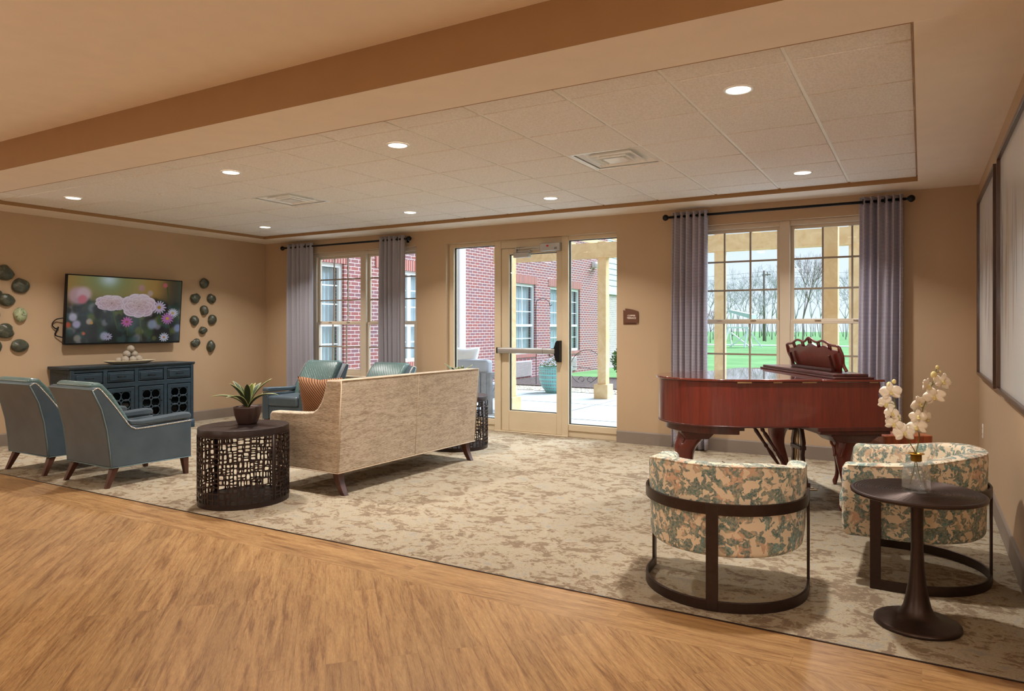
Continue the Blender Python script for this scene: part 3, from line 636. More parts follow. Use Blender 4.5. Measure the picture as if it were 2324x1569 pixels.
SOFT = [(.08, .30, .10, (190, 150, 158)), (.13, .27, .08, (204, 168, 176)), (.12, .35, .05, (196, 96, 110)), (.62, .14, .04, (170, 120, 120)), (.70, .22, .035, (176, 150, 140)), (.84, .08, .03, (186, 90, 96)), (.69, .37, .04, (160, 140, 130)),
        (.05, .62, .045, (190, 184, 204)), (.08, .72, .045, (180, 168, 200)), (.015, .73, .03, (190, 70, 40)), (.18, .68, .035, (178, 160, 150)), (.20, .70, .018, (200, 140, 50)), (.31, .90, .05, (168, 166, 190)), (.73, .72, .06, (140, 150, 172)), (.98, .78, .05, (130, 136, 176)), (.14, .86, .018, (206, 84, 50)), (.09, .93, .04, (140, 132, 120))]
ROSES = [(.36, .39, .135, .12), (.60, .42, .155, .19)]
DAIS = [(.79, .44, .072, (204, 186, 206), (170, 130, 30), 14), (.925, .53, .055, (206, 206, 214), (200, 150, 90), 16), (.875, .62, .065, (190, 120, 180), (206, 160, 60), 14), (.50, .68, .055, (196, 90, 160), (150, 60, 50), 11), (.85, .93, .05, (204, 206, 220), (180, 120, 70), 12), (.34, .91, .04, (176, 170, 196), (100, 90, 80), 10)]
def tvpix(u, v):
    c = lerp((160, 122, 62), (20, 22, 18), ss(.18, .60, v))
    g = math.exp(-((u - .33) ** 2 / .05 + (v - .05) ** 2 / .10)); c = lerp(c, (120, 128, 80), min(1, g * 1.1)); g = math.exp(-((u - .33) ** 2 / .006 + (v - .03) ** 2 / .012)); c = lerp(c, (186, 200, 206), g)
    c = lerp(c, (36, 34, 30), ss(.72, .98, u) * .8)
    for (bu, bv, r, bc) in BLOBS:
        d = math.hypot(u - bu, (v - bv) * .56)
        if d < r * 1.5: c = lerp(c, bc, (1 - ss(r * .6, r * 1.5, d)) * .75)
    for (bu, bv, r, bc) in SOFT:
        d = math.hypot(u - bu, (v - bv) * .56)
        if d < r: c = lerp(c, bc, (1 - ss(r * .45, r, d)) * .9)
    for (x0, y0_, x1_, y1_, wd) in ((.37, .5, .42, .8, .005), (.615, .62, .64, .98, .006), (.80, .55, .86, .7, .004), (.88, .68, .92, .9, .005), (.50, .72, .51, .9, .004), (.86, .1, .88, .35, .006)):
        t_ = max(0, min(1, ((v - y0_) / (y1_ - y0_)))); d = abs(u - (x0 + (x1_ - x0) * t_)) if y0_ < v < y1_ else 1
        if d < wd: c = (60, 76, 30)
    for (du, dv, r, pc, cc, n) in DAIS:
        x = u - du; y = (v - dv) * .56; d = math.hypot(x, y * 1.15); a = math.atan2(y, x)
        pr = r * (.80 + .20 * math.cos(a * n))
        if d < pr: c = lerp(pc, (pc[0] * .8, pc[1] * .78, pc[2] * .85), abs(math.sin(a * n / 2)) * .5)
        if d < r * .24: c = cc
    for (du, dv, rx, ry) in ROSES:
        x = (u - du) / rx; y = (v - dv) / ry
        if x * x + y * y > 1.7: continue
        for (R_, n, off) in ((.98, 9, .2), (.80, 8, .7), (.62, 6, .1), (.44, 5, .9), (.28, 4, .3), (.15, 3, 0)):
            for k in range(n):
                a = 2 * PI * k / n + off; px_, py_ = R_ * .62 * math.cos(a), R_ * .62 * math.sin(a) + .08 * (1 - R_); pr = R_ * .46 + .03 * math.sin(k * 2.7)
                d = math.hypot(x - px_, (y - py_) * 1.05)
                if d < pr:
                    e_ = ss(.70, 1.0, d / pr); dn = ss(.3, 1.0, 1 - (y - py_ + pr) / (2 * pr))
                    base_ = lerp((222, 204, 214), (204, 164, 150), (1 - R_) * .9); c = lerp(lerp(base_, (170, 132, 150), .55 * (1 - dn) * (1 - e_)), (232, 218, 226), e_ * .6)
                    if d / pr > .955: c = lerp(c, (150, 112, 128), .55)
    return c
tvz = 1.54; tilt = math.radians(4.5)
tv = thing('television', 'large flat television on the left wall showing pink roses and daisies', 'television', (-8.795, 5.34, tvz), PI / 2)
tvb = MB().prism(rrect(1.50, .845, .006, 2), 'y', -.012, .03).build('bezel', 'black_metal', tv, bevel=.003, rot=(0, 0, 0))
tvs = color_grid('screen', 1.472, .812, 300, 170, tvpix, 'screen', tv, (0, -.0135, .002), (0, 0, 0))
for o in (tvb, tvs): o.rotation_euler = (-tilt * -1, 0, 0)
tvs.location = (0, -.0135 * math.cos(tilt), .002)
MB().box(-.3, .3, .03, .122, -.15, .15).build('wall_mount', 'black_metal', tv)
m = MB(); m.tube(smooth_path([(-.72, .05, -.10), (-.80, .09, -.12), (-.84, .1, -.18), (-.80, .1, -.23), (-.77, .1, -.21), (-.80, .1, -.27), (-.80, .1, -.31), (-.72, .06, -.34)], 6), .007, 6); m.build('cable', 'black_metal', tv)

# ------------------------------------------------------------------ wall stones
def wall_stone(label, y, z, w, h, seed, mat='stone_dark', group='polished stones on the left wall'):
    rnd = random.Random(seed); bm = bmesh.new(); bmesh.ops.create_icosphere(bm, subdivisions=4, radius=1)
    dirs = [(Vector((rnd.gauss(0, 1), rnd.gauss(0, 1), rnd.gauss(0, 1))).normalized(), rnd.uniform(.06, .2), rnd.uniform(.62, .9)) for _ in range(9)]
    for v in bm.verts:
        p = v.co.normalized(); k = 1.0
        for d, a, c in dirs:
            q = p.dot(d)
            if q > c: k -= a * (q - c) / (1 - c)
        v.co = p * k; v.co.x = max(v.co.x, -.25); v.co = Vector((v.co.x * .055, v.co.y * w / 2, v.co.z * h / 2))
    for f in bm.faces: f.smooth = True
    me = bpy.data.meshes.new('wall_stone'); bm.to_mesh(me); bm.free(); me.materials.append(M[mat]); o = bpy.data.objects.new('wall_stone', me); COL.objects.link(o)
    o.location = (XL + .018, y, z); tag(o, label, 'wall stone', group)
SR = [(6.537, 1.956, .145, .15, 'top stone of the cluster between the television and the corner, dull brown'), (6.396, 1.737, .155, .14, 'left stone of the upper pair in the cluster right of the television'), (6.655, 1.742, .14, .145, 'right stone of the upper pair in the cluster right of the television'),
      (6.532, 1.566, .14, .14, 'smooth bluish stone centred below the upper pair, right of the television'), (6.375, 1.42, .135, .14, 'streaked stone at the left of the middle pair, right of the television'), (6.667, 1.435, .13, .15, 'round mottled stone at the right of the middle pair, right of the television'),
      (6.516, 1.283, .125, .11, 'small squarish stone alone below the middle pair, right of the television'), (6.395, 1.11, .14, .13, 'lowest left stone of the cluster right of the television'), (6.645, 1.054, .13, .17, 'tall teardrop stone, lowest and rightmost right of the television')]
for i, q in enumerate(SR): wall_stone(q[4], q[0], q[1], q[2] * 1.0, q[3] * 1.05, 20 + i, 'stone_dark', 'stones right of the television')
SL = [(4.016, 1.934, .20, .19, 'large domed dark stone, highest of those left of the television'), (4.168, 1.799, .19, .18, 'rounded grey-green stone just below the domed one, nearest the television top'), (4.021, 1.639, .19, .16, 'oval flat stone with a hollow, left of the television'), (4.163, 1.468, .14, .17, 'pale green and cream stone left of the television'),
      (4.014, 1.289, .20, .17, 'broad grey stone beside the bottom part of the television'), (4.159, 1.118, .19, .15, 'wide glossy dark stone, lowest one fully seen left of the television'), (3.90, 1.71, .16, .14, 'stone cut by the left picture edge at the height of the television top third'), (3.90, 1.475, .15, .15, 'stone cut by the left picture edge at mid television height'), (3.905, 1.10, .16, .19, 'stone cut by the left picture edge, lowest there')]
for i, q in enumerate(SL): wall_stone(q[4], q[0], q[1], q[2], q[3], 40 + i, 'stone_pale' if i == 3 else 'stone_dark', 'stones left of the television')

# ------------------------------------------------------------------ sideboard
sb = thing('sideboard', 'distressed dark blue sideboard with four drawers and fretwork doors under the television', 'sideboard', (-8.66, 5.245, 0), -PI / 2)
Wd, Dp = 1.57, .47; m = MB()
m.box(-.775, .775, -.225, -.21, .10, .83); m.box(-.775, -.745, -.225, .21, .10, .83); m.box(.745, .775, -.225, .21, .10, .83); m.box(-.775, .775, -.225, .21, .10, .13)
m.box(-.775, .775, -.225, .22, .62, .645); m.box(-.775, .775, -.225, .22, .80, .83); m.box(-.775, .775, .20, .225, .60, .655); m.box(-.775, .775, .20, .225, .10, .16)
for x in (-.385, 0, .385): m.box(x - .022, x + .022, .0, .226, .1, .83)
for x in (-.765, .765): m.box(x - .02, x + .02, .16, .228, .1, .83)
m.build('carcass', 'denim_blue', sb, bevel=.004)
for s_ in (-1, 1):
    m = MB(); m.box(s_ * .778 - .004, s_ * .778 + .004, -.18, .15, .66, .79); m.box(s_ * .778 - .004, s_ * .778 + .004, -.18, .15, .18, .6); m.build('side_panel', 'denim_blue', sb, bevel=.003)
m = MB(); m.prism([(-.235, .832), (.222, .832), (.234, .842), (.24, .856), (.24, .868), (-.235, .868)], 'x', -.80, .80); m.build('top', 'denim_blue', sb, bevel=.004)
m = MB(); m.prism([(.19, 0), (.245, 0), (.245, .08), (.228, .11), (.19, .11)], 'x', -.79, -.66); m.prism([(.19, 0), (.245, 0), (.245, .08), (.228, .11), (.19, .11)], 'x', .66, .79)
m.box(-.79, -.70, -.225, -.15, 0, .11); m.box(.70, .79, -.225, -.15, 0, .11); m.box(-.77, .77, .20, .222, .06, .11); m.build('base', 'denim_blue', sb, bevel=.004)
for k in range(4):
    cx = -.5775 + .385 * k; w = .325
    m = MB(); m.box(cx - w / 2, cx + w / 2, .19, .222, .665, .79); m.box(cx - w / 2 + .02, cx + w / 2 - .02, .22, .232, .685, .77); dr = m.build('drawer', 'denim_blue', sb, bevel=.005)
    m = MB(); m.tube([(cx - .045, .232, .728), (cx - .04, .252, .728), (cx + .04, .252, .728), (cx + .045, .232, .728)], .006, 8); m.build('handle', 'black_metal', dr)
    m = MB(); q0, q1 = .17, .59
    m.box(cx - w / 2, cx - w / 2 + .045, .20, .23, q0, q1); m.box(cx + w / 2 - .045, cx + w / 2, .20, .23, q0, q1); m.box(cx - w / 2, cx + w / 2, .20, .23, q1 - .05, q1); m.box(cx - w / 2, cx + w / 2, .20, .23, q0, q0 + .05)
    dd = m.build('door', 'denim_blue', sb, bevel=.004)
    MB().box(cx - w / 2 + .04, cx + w / 2 - .04, .203, .206, q0 + .04, q1 - .04).build('pane', 'cabinet_glass', dd)
    m = MB(); rw = (w - .09) / 2; rh = (q1 - q0 - .10) / 3
    for a in range(2):
        for b in range(3):
            ox = cx - w / 2 + .045 + rw * (a + .5); oz = q0 + .05 + rh * (b + .5)
            ring = [(ox + rw * .52 * math.cos(2 * PI * t / 20), .217, oz + rh * .56 * math.sin(2 * PI * t / 20)) for t in range(21)]
            m.tube(ring, .008, 5)
    m.build('fretwork', 'denim_blue', dd)
    m = MB(); m.lathe([(.004, 0), (.012, .006), (.012, .012), (.002, .018)], n=12, c=(0, 0, 0)); m.build('knob', 'black_metal', dd, loc=(cx + (.13 if k % 2 == 0 else -.13), .23, .40), rot=(-PI / 2, 0, 0))
m = MB(); m.box(-.74, .74, -.2, .15, .335, .355); m.build('inner_shelf', 'shelf_pale', sb)
# tray and balls
tr = thing('serving_tray', 'shallow oval cream tray of stone balls on the dark blue sideboard', 'tray', (-8.62, 5.27, .869), -PI / 2)
def trf(sc, z): return [(sc[0] * math.copysign(abs(math.cos(a)) ** .8, math.cos(a)), sc[1] * math.copysign(abs(math.sin(a)) ** .8, math.sin(a)), z) for a in [2 * PI * k / 36 for k in range(36)]]
MB().rings([trf((.0005, .0005), .004), trf((.20, .075), .002), trf((.23, .09), .006), trf((.305, .125), .034), trf((.32, .135), .046), trf((.31, .128), .046), trf((.23, .088), .014), trf((.0005, .0005), .012)], True, True).build('tray_body', 'tray_ceramic', tr)
BL = [(-.11, .03, .046), (-.01, .05, .042), (.09, .03, .044), (.165, .0, .036), (-.15, -.02, .034), (-.06, -.045, .042), (.05, -.05, .042), (-.065, .0, .043, 1), (.045, .0, .045, 1), (-.01, .005, .044, 2)]
BN = ['front left of the tray', 'front middle of the tray', 'front right of the tray', 'at the far right tip of the heap', 'at the left tip of the heap', 'low behind on the left', 'low behind on the right', 'second layer, left one', 'second layer, right one', 'crowning the heap']
for (x, y, r, *lv), nm in zip(BL, BN):
    l = lv[0] if lv else 0; z = .869 + .014 + r + l * .066; x_ = x * .85
    # local (x, y) -> world with the tray's -90 degree turn
    m = MB(); m.ball((0, 0, 0), r, sub=3); o = m.build('decorative_ball', 'ball_stone'); o.location = (tr.location.x + y, tr.location.y - x_, z); tag(o, 'mottled grey stone ball, ' + nm, 'ball', 'stone balls on the tray')

# ------------------------------------------------------------------ leather armchairs
def armchair_proto():
    r = thing('leather_armchair', '', 'armchair', (0, 0, 0), 0, 'blue-grey leather armchairs')
    side = [(-.36, .165), (-.372, .30), (-.395, .48), (-.44, .66), (-.515, .822), (-.46, .842), (-.40, .775), (-.335, .69), (-.26, .585), (-.20, .505), (-.16, .482), (-.10, .476), (.36, .492), (.362, .155)]
    for s_ in (-1, 1):
        a, b = (-.345, -.245) if s_ < 0 else (.245, .345)
        MB().prism(side, 'x', a, b).build('side_panel', 'leather', r, bevel=.010, seg=3)
        # padded arm top
        arm = [(-.20, .50), (-.12, .49), (.36, .500), (.366, .53), (.352, .556), (.30, .558), (-.10, .536), (-.21, .545)]
        MB().prism(arm, 'x', a + .004, b - .002).build('arm_pad', 'leather', r, bevel=.014, seg=3)
    back = [(-.36, .168), (-.372, .30), (-.395, .48), (-.44, .66), (-.515, .824), (-.50, .838), (-.462, .84), (-.36, .71), (-.26, .56), (-.22, .30), (-.22, .168)]
    MB().prism([(p[0] - .006, p[1]) if i < 5 else p for i, p in enumerate(back)], 'x', -.338, .338).build('back_frame', 'leather', r, bevel=.010, seg=3)
    cush = [(-.20, .40), (-.26, .52), (-.34, .66), (-.45, .81), (-.505, .842), (-.47, .878), (-.40, .872), (-.30, .76), (-.20, .60), (-.12, .46), (-.12, .40)]
    MB().prism(cush, 'x', -.272, .272).build('back_cushion', 'quilted_leather', r, bevel=.03, seg=4)
    MB().box(-.25, .25, -.2, .35, .16, .33).build('seat_rail', 'leather', r, bevel=.012)
    m = MB().box(-.243, .243, -.2, .385, .325, .455); m.build('seat_cushion', 'leather', r, bevel=.035, seg=4)
    pth = [(-.505, .818), (-.462, .832), (-.40, .762), (-.335, .678), (-.262, .574), (-.205, .497), (-.165, .474), (-.10, .466), (.356, .482)]
    P = smooth_path([(p[0], p[1], 0) for p in pth], 6); L = [0]
    for i in range(1, len(P)): L.append(L[-1] + (P[i] - P[i - 1]).length)
    N = 84
    for s_ in (-1, 1):
        m = MB(); j = 0
        for k in range(N):
            d = L[-1] * k / (N - 1)
            while j < len(L) - 2 and L[j + 1] < d: j += 1
            t_ = (d - L[j]) / max(1e-6, L[j + 1] - L[j]); q = P[j].lerp(P[j + 1], t_)
            m.ball((s_ * .3455, q.x, q.y), .0062, .6, 1, 1, sub=1)
        m.build('nailhead_trim', 'nail', r)
        m = MB(); m.tube([(s_ * .345, p[0], p[1]) for p in side[:5]], .005, 6); m.tube([(s_ * .345, -.36, .165), (s_ * .345, .36, .155)], .004, 6); m.build('piping', 'welt_blue', r)
    MB().tube([(-.345, -.36, .165), (.345, -.36, .165)], .004, 6).build('piping', 'welt_blue', r); MB().tube([(-.345, -.515, .822), (.345, -.515, .822)], .004, 6).build('piping', 'welt_blue', r)
    for (x, y, dx, dy) in ((-.30, -.31, -.02, -.075), (.30, -.31, .02, -.075), (-.31, .31, -.005, .015), (.31, .31, .005, .015)):
        MB().frustum((x + dx, y + dy, 0), .034, .034, (x, y, .168), .056, .058).build('leg', 'leg_wood', r, bevel=.003)
    return r
ch = armchair_proto()
ch.location = (-6.135, 3.76, 0); ch.rotation_euler = (0, 0, -.025); ch['label'] = 'blue-grey leather armchair seen from behind, its whole side and nailhead arm in view'
for lab, x, y, rz in (('blue-grey leather armchair seen from behind, at the left picture edge', -7.125, 3.76, 0.0),
                      ('leather armchair facing the room before the small window, brown pillow in front of it', -7.03, 6.62, PI + .10),
                      ('leather armchair facing the room by the window, mostly hidden behind the sofa back', -5.92, 6.62, PI - .03)):
    c = dup(ch, lab); c.location = (x, y, 0); c.rotation_euler = (0, 0, rz)

# ------------------------------------------------------------------ sofa
so = thing('sofa', 'beige tweed sofa seen from behind with splayed wooden legs', 'sofa', (-4.335, 5.035, 0), math.radians(88.4))
hw = .935
side = [(-.395, .182), (-.442, .915), (-.275, .912), (-.262, .86), (-.245, .80), (-.215, .735), (-.17, .678), (-.12, .650), (.0, .638), (.37, .628), (.392, .60), (.39, .18)]
for s_ in (-1, 1):
    a, b = (-hw, -hw + .09) if s_ < 0 else (hw - .09, hw)
    MB().prism(side, 'x', a, b).build('arm', 'tweed', so, bevel=.014, seg=3)
MB().prism([(-.401, .183), (-.448, .914), (-.285, .911), (-.27, .80), (-.24, .45), (-.24, .183)], 'x', -hw + .006, hw - .006).build('back', 'tweed', so, bevel=.012, seg=3)
MB().box(-hw + .09, hw - .09, -.22, .38, .18, .33).build('seat_rail', 'tweed', so, bevel=.012)
for k in range(2):
    a = -.845 + .845 * k
    MB().box(a + .002, a + .843, -.2, .40, .325, .47).build('seat_cushion', 'tweed', so, bevel=.035, seg=4)
    MB().prism([(-.28, .46), (-.31, .86), (-.24, .88), (-.16, .85), (-.09, .48)], 'x', a + .004, a + .841).build('back_cushion', 'tweed', so, bevel=.035, seg=4)
m = MB()
for s_ in (-1, 1): m.tube([(s_ * hw, p[0], p[1]) for p in ((-.397, .185), (-.444, .912))], .004, 6); m.tube([(s_ * hw, -.395, .184), (s_ * hw, .39, .182)], .0045, 6)
m.tube([(-hw, -.401, .184), (hw, -.401, .184)], .005, 6); m.tube([(-hw, -.448, .912), (hw, -.448, .912)], .004, 6); m.tube([(.0, -.4018, .184), (.0, -.4488, .912)], .002, 6)
m.build('piping', 'welt', so)
for (x, y, dx, dy) in ((-.86, -.33, .0, -.07), (.86, -.33, .0, -.07), (-.86, .33, .0, .05), (.86, .33, .0, .05)):
    m = MB(); n = 6
    R = []
    for k in range(n + 1):
        t_ = k / n; w = .066 - .020 * (1 - t_); off = (1 - t_) ** 1.8
        R.append([(x + dx * off + a * w / 2, y + dy * off + b * w / 2, t_ * .185) for a, b in ((-1, -1), (1, -1), (1, 1), (-1, 1))])
    m.rings(R, True, True, False); m.build('leg', 'leg_wood', so, bevel=.004)
# pillow
def pillow(name, label, loc, rot, w, h, th, mat):
    def side_(sg):
        def fn(u, v):
            x, z = u * 2 - 1, v * 2 - 1; e = (1 - abs(x) ** 3) * (1 - abs(z) ** 3); k = 1 - .06 * (1 - abs(x * z))
            return (x * w / 2 * (k + .06 * abs(z)), sg * th / 2 * max(e, 0) ** .5, z * h / 2 * (k + .06 * abs(x)))
        return fn
    m = MB(); m.grid(side_(1), 20, 20); m.grid(side_(-1), 20, 20); bmesh.ops.remove_doubles(m.bm, verts=m.bm.verts, dist=.0005)
    o = m.build(name, mat); o.location = loc; o.rotation_euler = rot; tag(o, label, 'pillow'); return o
pillow('throw_pillow', 'brown diagonally striped throw pillow in the near corner of the sofa', (-4.37, 4.335, .685), (.16, 0, math.radians(6)), .44, .44, .13, 'brown_pillow')

# ------------------------------------------------------------------ pierced drum tables
def drum_table(label, x, y, rx, ry, seed):
    r = thing('drum_side_table', label, 'side table', (x, y, 0), 0, 'pierced dark metal drum tables')
    rnd = random.Random(seed); H0, H1 = .035, .525
    E = lambda a, z, k=1.0: (rx * k * math.cos(a), ry * k * math.sin(a), z)
    def ell(k, z, n=72): return [E(2 * PI * i / n, z, k) for i in range(n)]
    MB().rings([ell(.985, .525), ell(1.0, .527), ell(1.0, .572), ell(.99, .577), ell(.001, .577)], True, True, False).build('table_top', 'drum_metal', r, bevel=.002, seg=2)
    m = MB(); m.rings([ell(.96, 0), ell(1.0, 0), ell(1.0, .035), ell(.96, .035), ell(.96, 0)], True, False, False); m.build('base_ring', 'drum_metal', r)
    rects = []
    def split(u0, u1, z0, z1, d):
        w = (u1 - u0) * (rx + ry) / 2; h = z1 - z0
        if (w < .055 and h < .055) or (d > 3 and w < .075 and h < .075 and rnd.random() < .3) or d > 12: rects.append((u0, u1, z0, z1)); return
        if w > h * rnd.uniform(.6, 1.5): c = u0 + (u1 - u0) * rnd.uniform(.35, .65); split(u0, c, z0, z1, d + 1); split(c, u1, z0, z1, d + 1)
        else: c = z0 + h * rnd.uniform(.35, .65); split(u0, u1, z0, c, d + 1); split(u0, u1, c, z1, d + 1)
    ns = 8; seam = .022
    for k in range(ns):
        u0 = 2 * PI * k / ns; u1 = 2 * PI * (k + 1) / ns
        s2 = seam / rx if k % 4 == 0 else 0
        split(u0 + s2, u1, H0, H1, 0)
        if s2: rects.append((u0, u0 + s2, H0, H1, 1))
    m = MB(); b = .0038
    for q in rects:
        u0, u1, z0, z1 = q[:4]; bu = b / ((rx + ry) / 2)
        n = max(1, int((u1 - u0) / .06))
        if len(q) > 4:
            m.grid(lambda s_, t_: E(u0 + (u1 - u0) * s_, z0 + (z1 - z0) * t_), 2, 1); continue
        jb = b * rnd.uniform(.7, 1.4); ju = jb / ((rx + ry) / 2); c = min(.0045, (z1 - z0) * .2); cu = c / ((rx + ry) / 2)
        outer = []; inner = []
        us = [u0 + (u1 - u0) * i / (n + 1) for i in range(n + 2)]
        oc = [(u, z0) for u in us] + [(u1, (z0 + z1) / 2)] + [(u, z1) for u in us[::-1]] + [(u0, (z0 + z1) / 2)]
        a0, a1, b0, b1 = u0 + ju, u1 - ju, z0 + jb, z1 - jb
        for (u, z) in oc:
            iu = min(max(u, a0), a1); iz = min(max(z, b0), b1)
            if (u in (u0, u1)) and (z in (z0, z1)): iu += cu * (.5 if u == u0 else -.5); iz += c * (.5 if z == z0 else -.5)
            outer.append(E(u, z)); inner.append(E(iu, iz))
        m.rings([outer, inner], True, False, False)
    m.build('pierced_shell', 'drum_metal', r, solid=.006)
    MB().rings([ell(.97, .03), ell(.97, .034), ell(.01, .034)], True, True, False).build('bottom_plate', 'drum_metal', r)
    return r
drum_table('round pierced dark metal drum table at the near end of the sofa', -4.53, 3.675, .315, .34, 3)
drum_table('round pierced dark metal drum table beyond the far end of the sofa', -4.47, 6.47, .33, .34, 9)
def agave(label, x, y, z, s_, seed):
    rnd = random.Random(seed)
    r = thing('potted_agave', label, 'potted plant', (x, y, z), .35, 'small agave plants on the drum tables')
    m = MB(); R = []
    for (w, zz) in ((.115, 0), (.128, .015), (.155, .07), (.168, .125), (.170, .138), (.158, .138), (.150, .12)): R.append([(p[0] * s_, p[1] * s_, zz * s_) for p in rrect(w, w, .02 + .01, 4)])
    m.rings(R, True, True); m.build('pot', 'planter_brown', r)
    m = MB(); m.prism([(p[0] * s_, p[1] * s_) for p in rrect(.155, .155, .03, 3)], 'z', .11 * s_, .126 * s_)
    for _ in range(40): m.ball((rnd.uniform(-.06, .06) * s_, rnd.uniform(-.06, .06) * s_, .128 * s_), .007 * s_, sub=1)
    m.build('soil', 'soil', r)
    for k in range(13):
        a = k * 2.4 + seed; inner = k < 4; L = (.19 if inner else .25) * s_ * rnd.uniform(.85, 1.12); lean = (.20 if inner else .46 + .42 * (k > 8)) ; wd = (.026 if inner else .023) * s_
        def fn(u, v, a=a, L=L, lean=lean, wd=wd):
            t_ = v; ang = lean * (.55 + .75 * t_); rr = L * math.sin(ang) * t_ * (1 + .1 * t_) + .008; hh = L * math.cos(ang) * t_ + .12 * s_
            w = wd * (.55 + 1.6 * t_) * (1 - t_ ** 2.6) if t_ > .0 else wd * .55; w = max(w, .0006); q = (u - .5) * 2
            cup = .35 * w * q * q
            return (rr * math.cos(a) - q * w * math.sin(a) - cup * math.cos(a) * .6, rr * math.sin(a) + q * w * math.cos(a) - cup * math.sin(a) * .6, hh + cup)
        MB().grid(fn, 6, 14, uv=True).build('leaf', 'agave_light' if k in (0, 2) else 'agave', r, solid=.0035)
    return r
agave('green agave in a square brown pot on the near drum table', -4.56, 3.73, .577, 1.0, 1)
agave('small spiky agave whose leaf tips show above the far end of the sofa', -4.48, 6.50, .577, 1.0, 5)

# ------------------------------------------------------------------ grand piano
pn = thing('grand_piano', 'cherry red baby grand piano with carved music desk in front of the big window', 'piano', (-.247, 5.455, 0), math.radians(32))
KW = 1.39
out = [(0, 0), (-.25, 0), (-.5, 0), (-.8, .0)] + [tuple(p[:2]) for p in smooth_path([(-.8, 0, 0), (-1.0, .015, 0), (-1.18, .07, 0), (-1.33, .19, 0), (-1.41, .36, 0), (-1.405, .54, 0), (-1.30, .71, 0), (-1.12, .83, 0), (-.92, .92, 0), (-.74, 1.05, 0), (-.62, 1.22, 0), (-.48, 1.35, 0), (-.34, KW, 0)], 6)][1:] + [(0, KW)]
def offset(poly, d):
    n = len(poly); o = []
    for i in range(n):
        p0, p1, p2 = Vector(poly[i - 1]), Vector(poly[i]), Vector(poly[(i + 1) % n]); a = (p1 - p0).normalized(); b = (p2 - p1).normalized()
        na = Vector((-a.y, a.x)); nb = Vector((-b.y, b.x)); nn = (na + nb); nn.normalize(); k = max(.5, nn.dot(na)); o.append(tuple(p1 + nn * d / k))
    return o
area2 = sum(out[i][0] * out[(i + 1) % len(out)][1] - out[(i + 1) % len(out)][0] * out[i][1] for i in range(len(out)))
sg = 1 if area2 < 0 else -1   # outward sign for offset()
rim_main = [p for p in out if p[0] <= -.24]; 
m = MB(); m.prism(rim_main, 'z', .640, .952); case = m.build('case', 'mahogany', pn)
m = MB(); m.prism([p for p in offset(out, sg * -.05) if p[0] < -.93], 'z', .585, .642); m.prism([p for p in offset(out, sg * .006) if p[0] < -.25], 'z', .640, .652); m.build('lower_rim', 'mahogany_dark', pn, bevel=.003)
arm = [(-.25, .952), (-.005, .952), (.002, .93), (-.008, .895), (-.014, .865), (-.004, .83), (.022, .79), (.055, .755), (.075, .725), (.08, .69), (.08, .64), (-.25, .64)]
for (a, b) in ((0, .085), (KW - .085, KW)):
    MB().prism(arm, 'y', a + .0004, b - .0004).build('cheek', 'mahogany', pn)
m = MB(); m.box(-.44, .085, -.004, KW + .004, .612, .642); m.box(-.42, .075, .004, KW - .004, .592, .612); m.build('key_bed', 'mahogany_dark', pn, bevel=.004)
m = MB(); m.box(-.26, -.235, .085, KW - .085, .68, .93); m.prism([(-.235, .70), (-.10, .70), (-.10, .71), (-.225, .82), (-.235, .82)], 'y', .085, KW - .085); m.build('fallboard', 'mahogany', pn)
m = MB()
for k in range(52):
    w = (KW - .20) / 52; m.box(-.10, .045, .10 + w * k + .0006, .10 + w * (k + 1) - .0006, .69, .712)
m.build('white_keys', 'plastic_white', pn)
m = MB()
for k in range(51):
    if k % 7 in (0, 2, 3, 5, 6): w = (KW - .20) / 52; m.box(-.10, -.005, .10 + w * (k + 1) - .006, .10 + w * (k + 1) + .006, .705, .724)
m.build('black_keys', 'black_metal', pn)
MB().box(.045, .07, .085, KW - .085, .642, .70).build('key_slip', 'mahogany', pn, bevel=.003)
lid = offset(out, sg * .022)
lidp = [(-.42, lid[0][1])] + [p for p in lid if p[0] < -.43] + [(-.42, KW - .03)]
m = MB(); m.prism(lidp, 'z', .956, .974); lido = m.build('lid', 'mahogany_top', pn, bevel=.006, seg=3)
for xx, w in ((-.50, .05), (-.72, .03), (-.95, .05), (-.05, .03)):
    m = MB(); m.box(xx - w, xx + w, -.010, -.002, .948, .957); m.build('hinge', 'hinge_brass', pn)
MB().prism([(.022, -.022), (-.418, -.022), (-.418, KW - .03), (-.34, KW + .022), (.022, KW + .022)], 'z', .955, .970).build('front_lid', 'mahogany_top', pn, bevel=.004)
m = MB(); m.box(-.31, -.03, .02, KW - .02, .970, .984); m.box(-.30, -.05, .06, KW - .06, .984, 1.004); m.build('music_shelf', 'mahogany_dark', pn, bevel=.004)
# music desk: carved panel with openwork crest
mk = bpy.data.objects.new('music_desk', None)
cy, hwid = .62, .44
def crest(t_):  # top edge height over width t in [-1,1]
    a = abs(t_); return .222 + .009 * math.cos(t_ * PI * 4.0) * (1 - .3 * a) - .045 * a ** 3 + (.014 * math.exp(-(t_ / .12) ** 2))
N = 40; ptsT = [(-1 + 2 * i / N) for i in range(N + 1)]
lean = .30
def dk(y, z, th=0.0): return (-.14 - lean * z + th, cy + y, 1.004 + z)
m = MB()
V = lambda y, z, th: m.bm.verts.new(dk(y, z, th))
poly = [(-.34, .0), (.34, .0), (.40, .03), (.415, .09), (.43, .13), (.425, .155)]
prof = [(t_ * .425, crest(t_) - .055) for t_ in [1 - 2 * i / 24 for i in range(25)]]
poly = poly[:-1] + prof + [(-.43, .13), (-.415, .09), (-.40, .03)]
def dkf(u, v):
    t_ = u * 2 - 1; hw_ = .36 + .065 * ss(0, .6, v); z1_ = crest(t_ * .97) - .034; return dk(t_ * hw_, z1_ * v, 0)
m.grid(dkf, 30, 8, smooth=False)
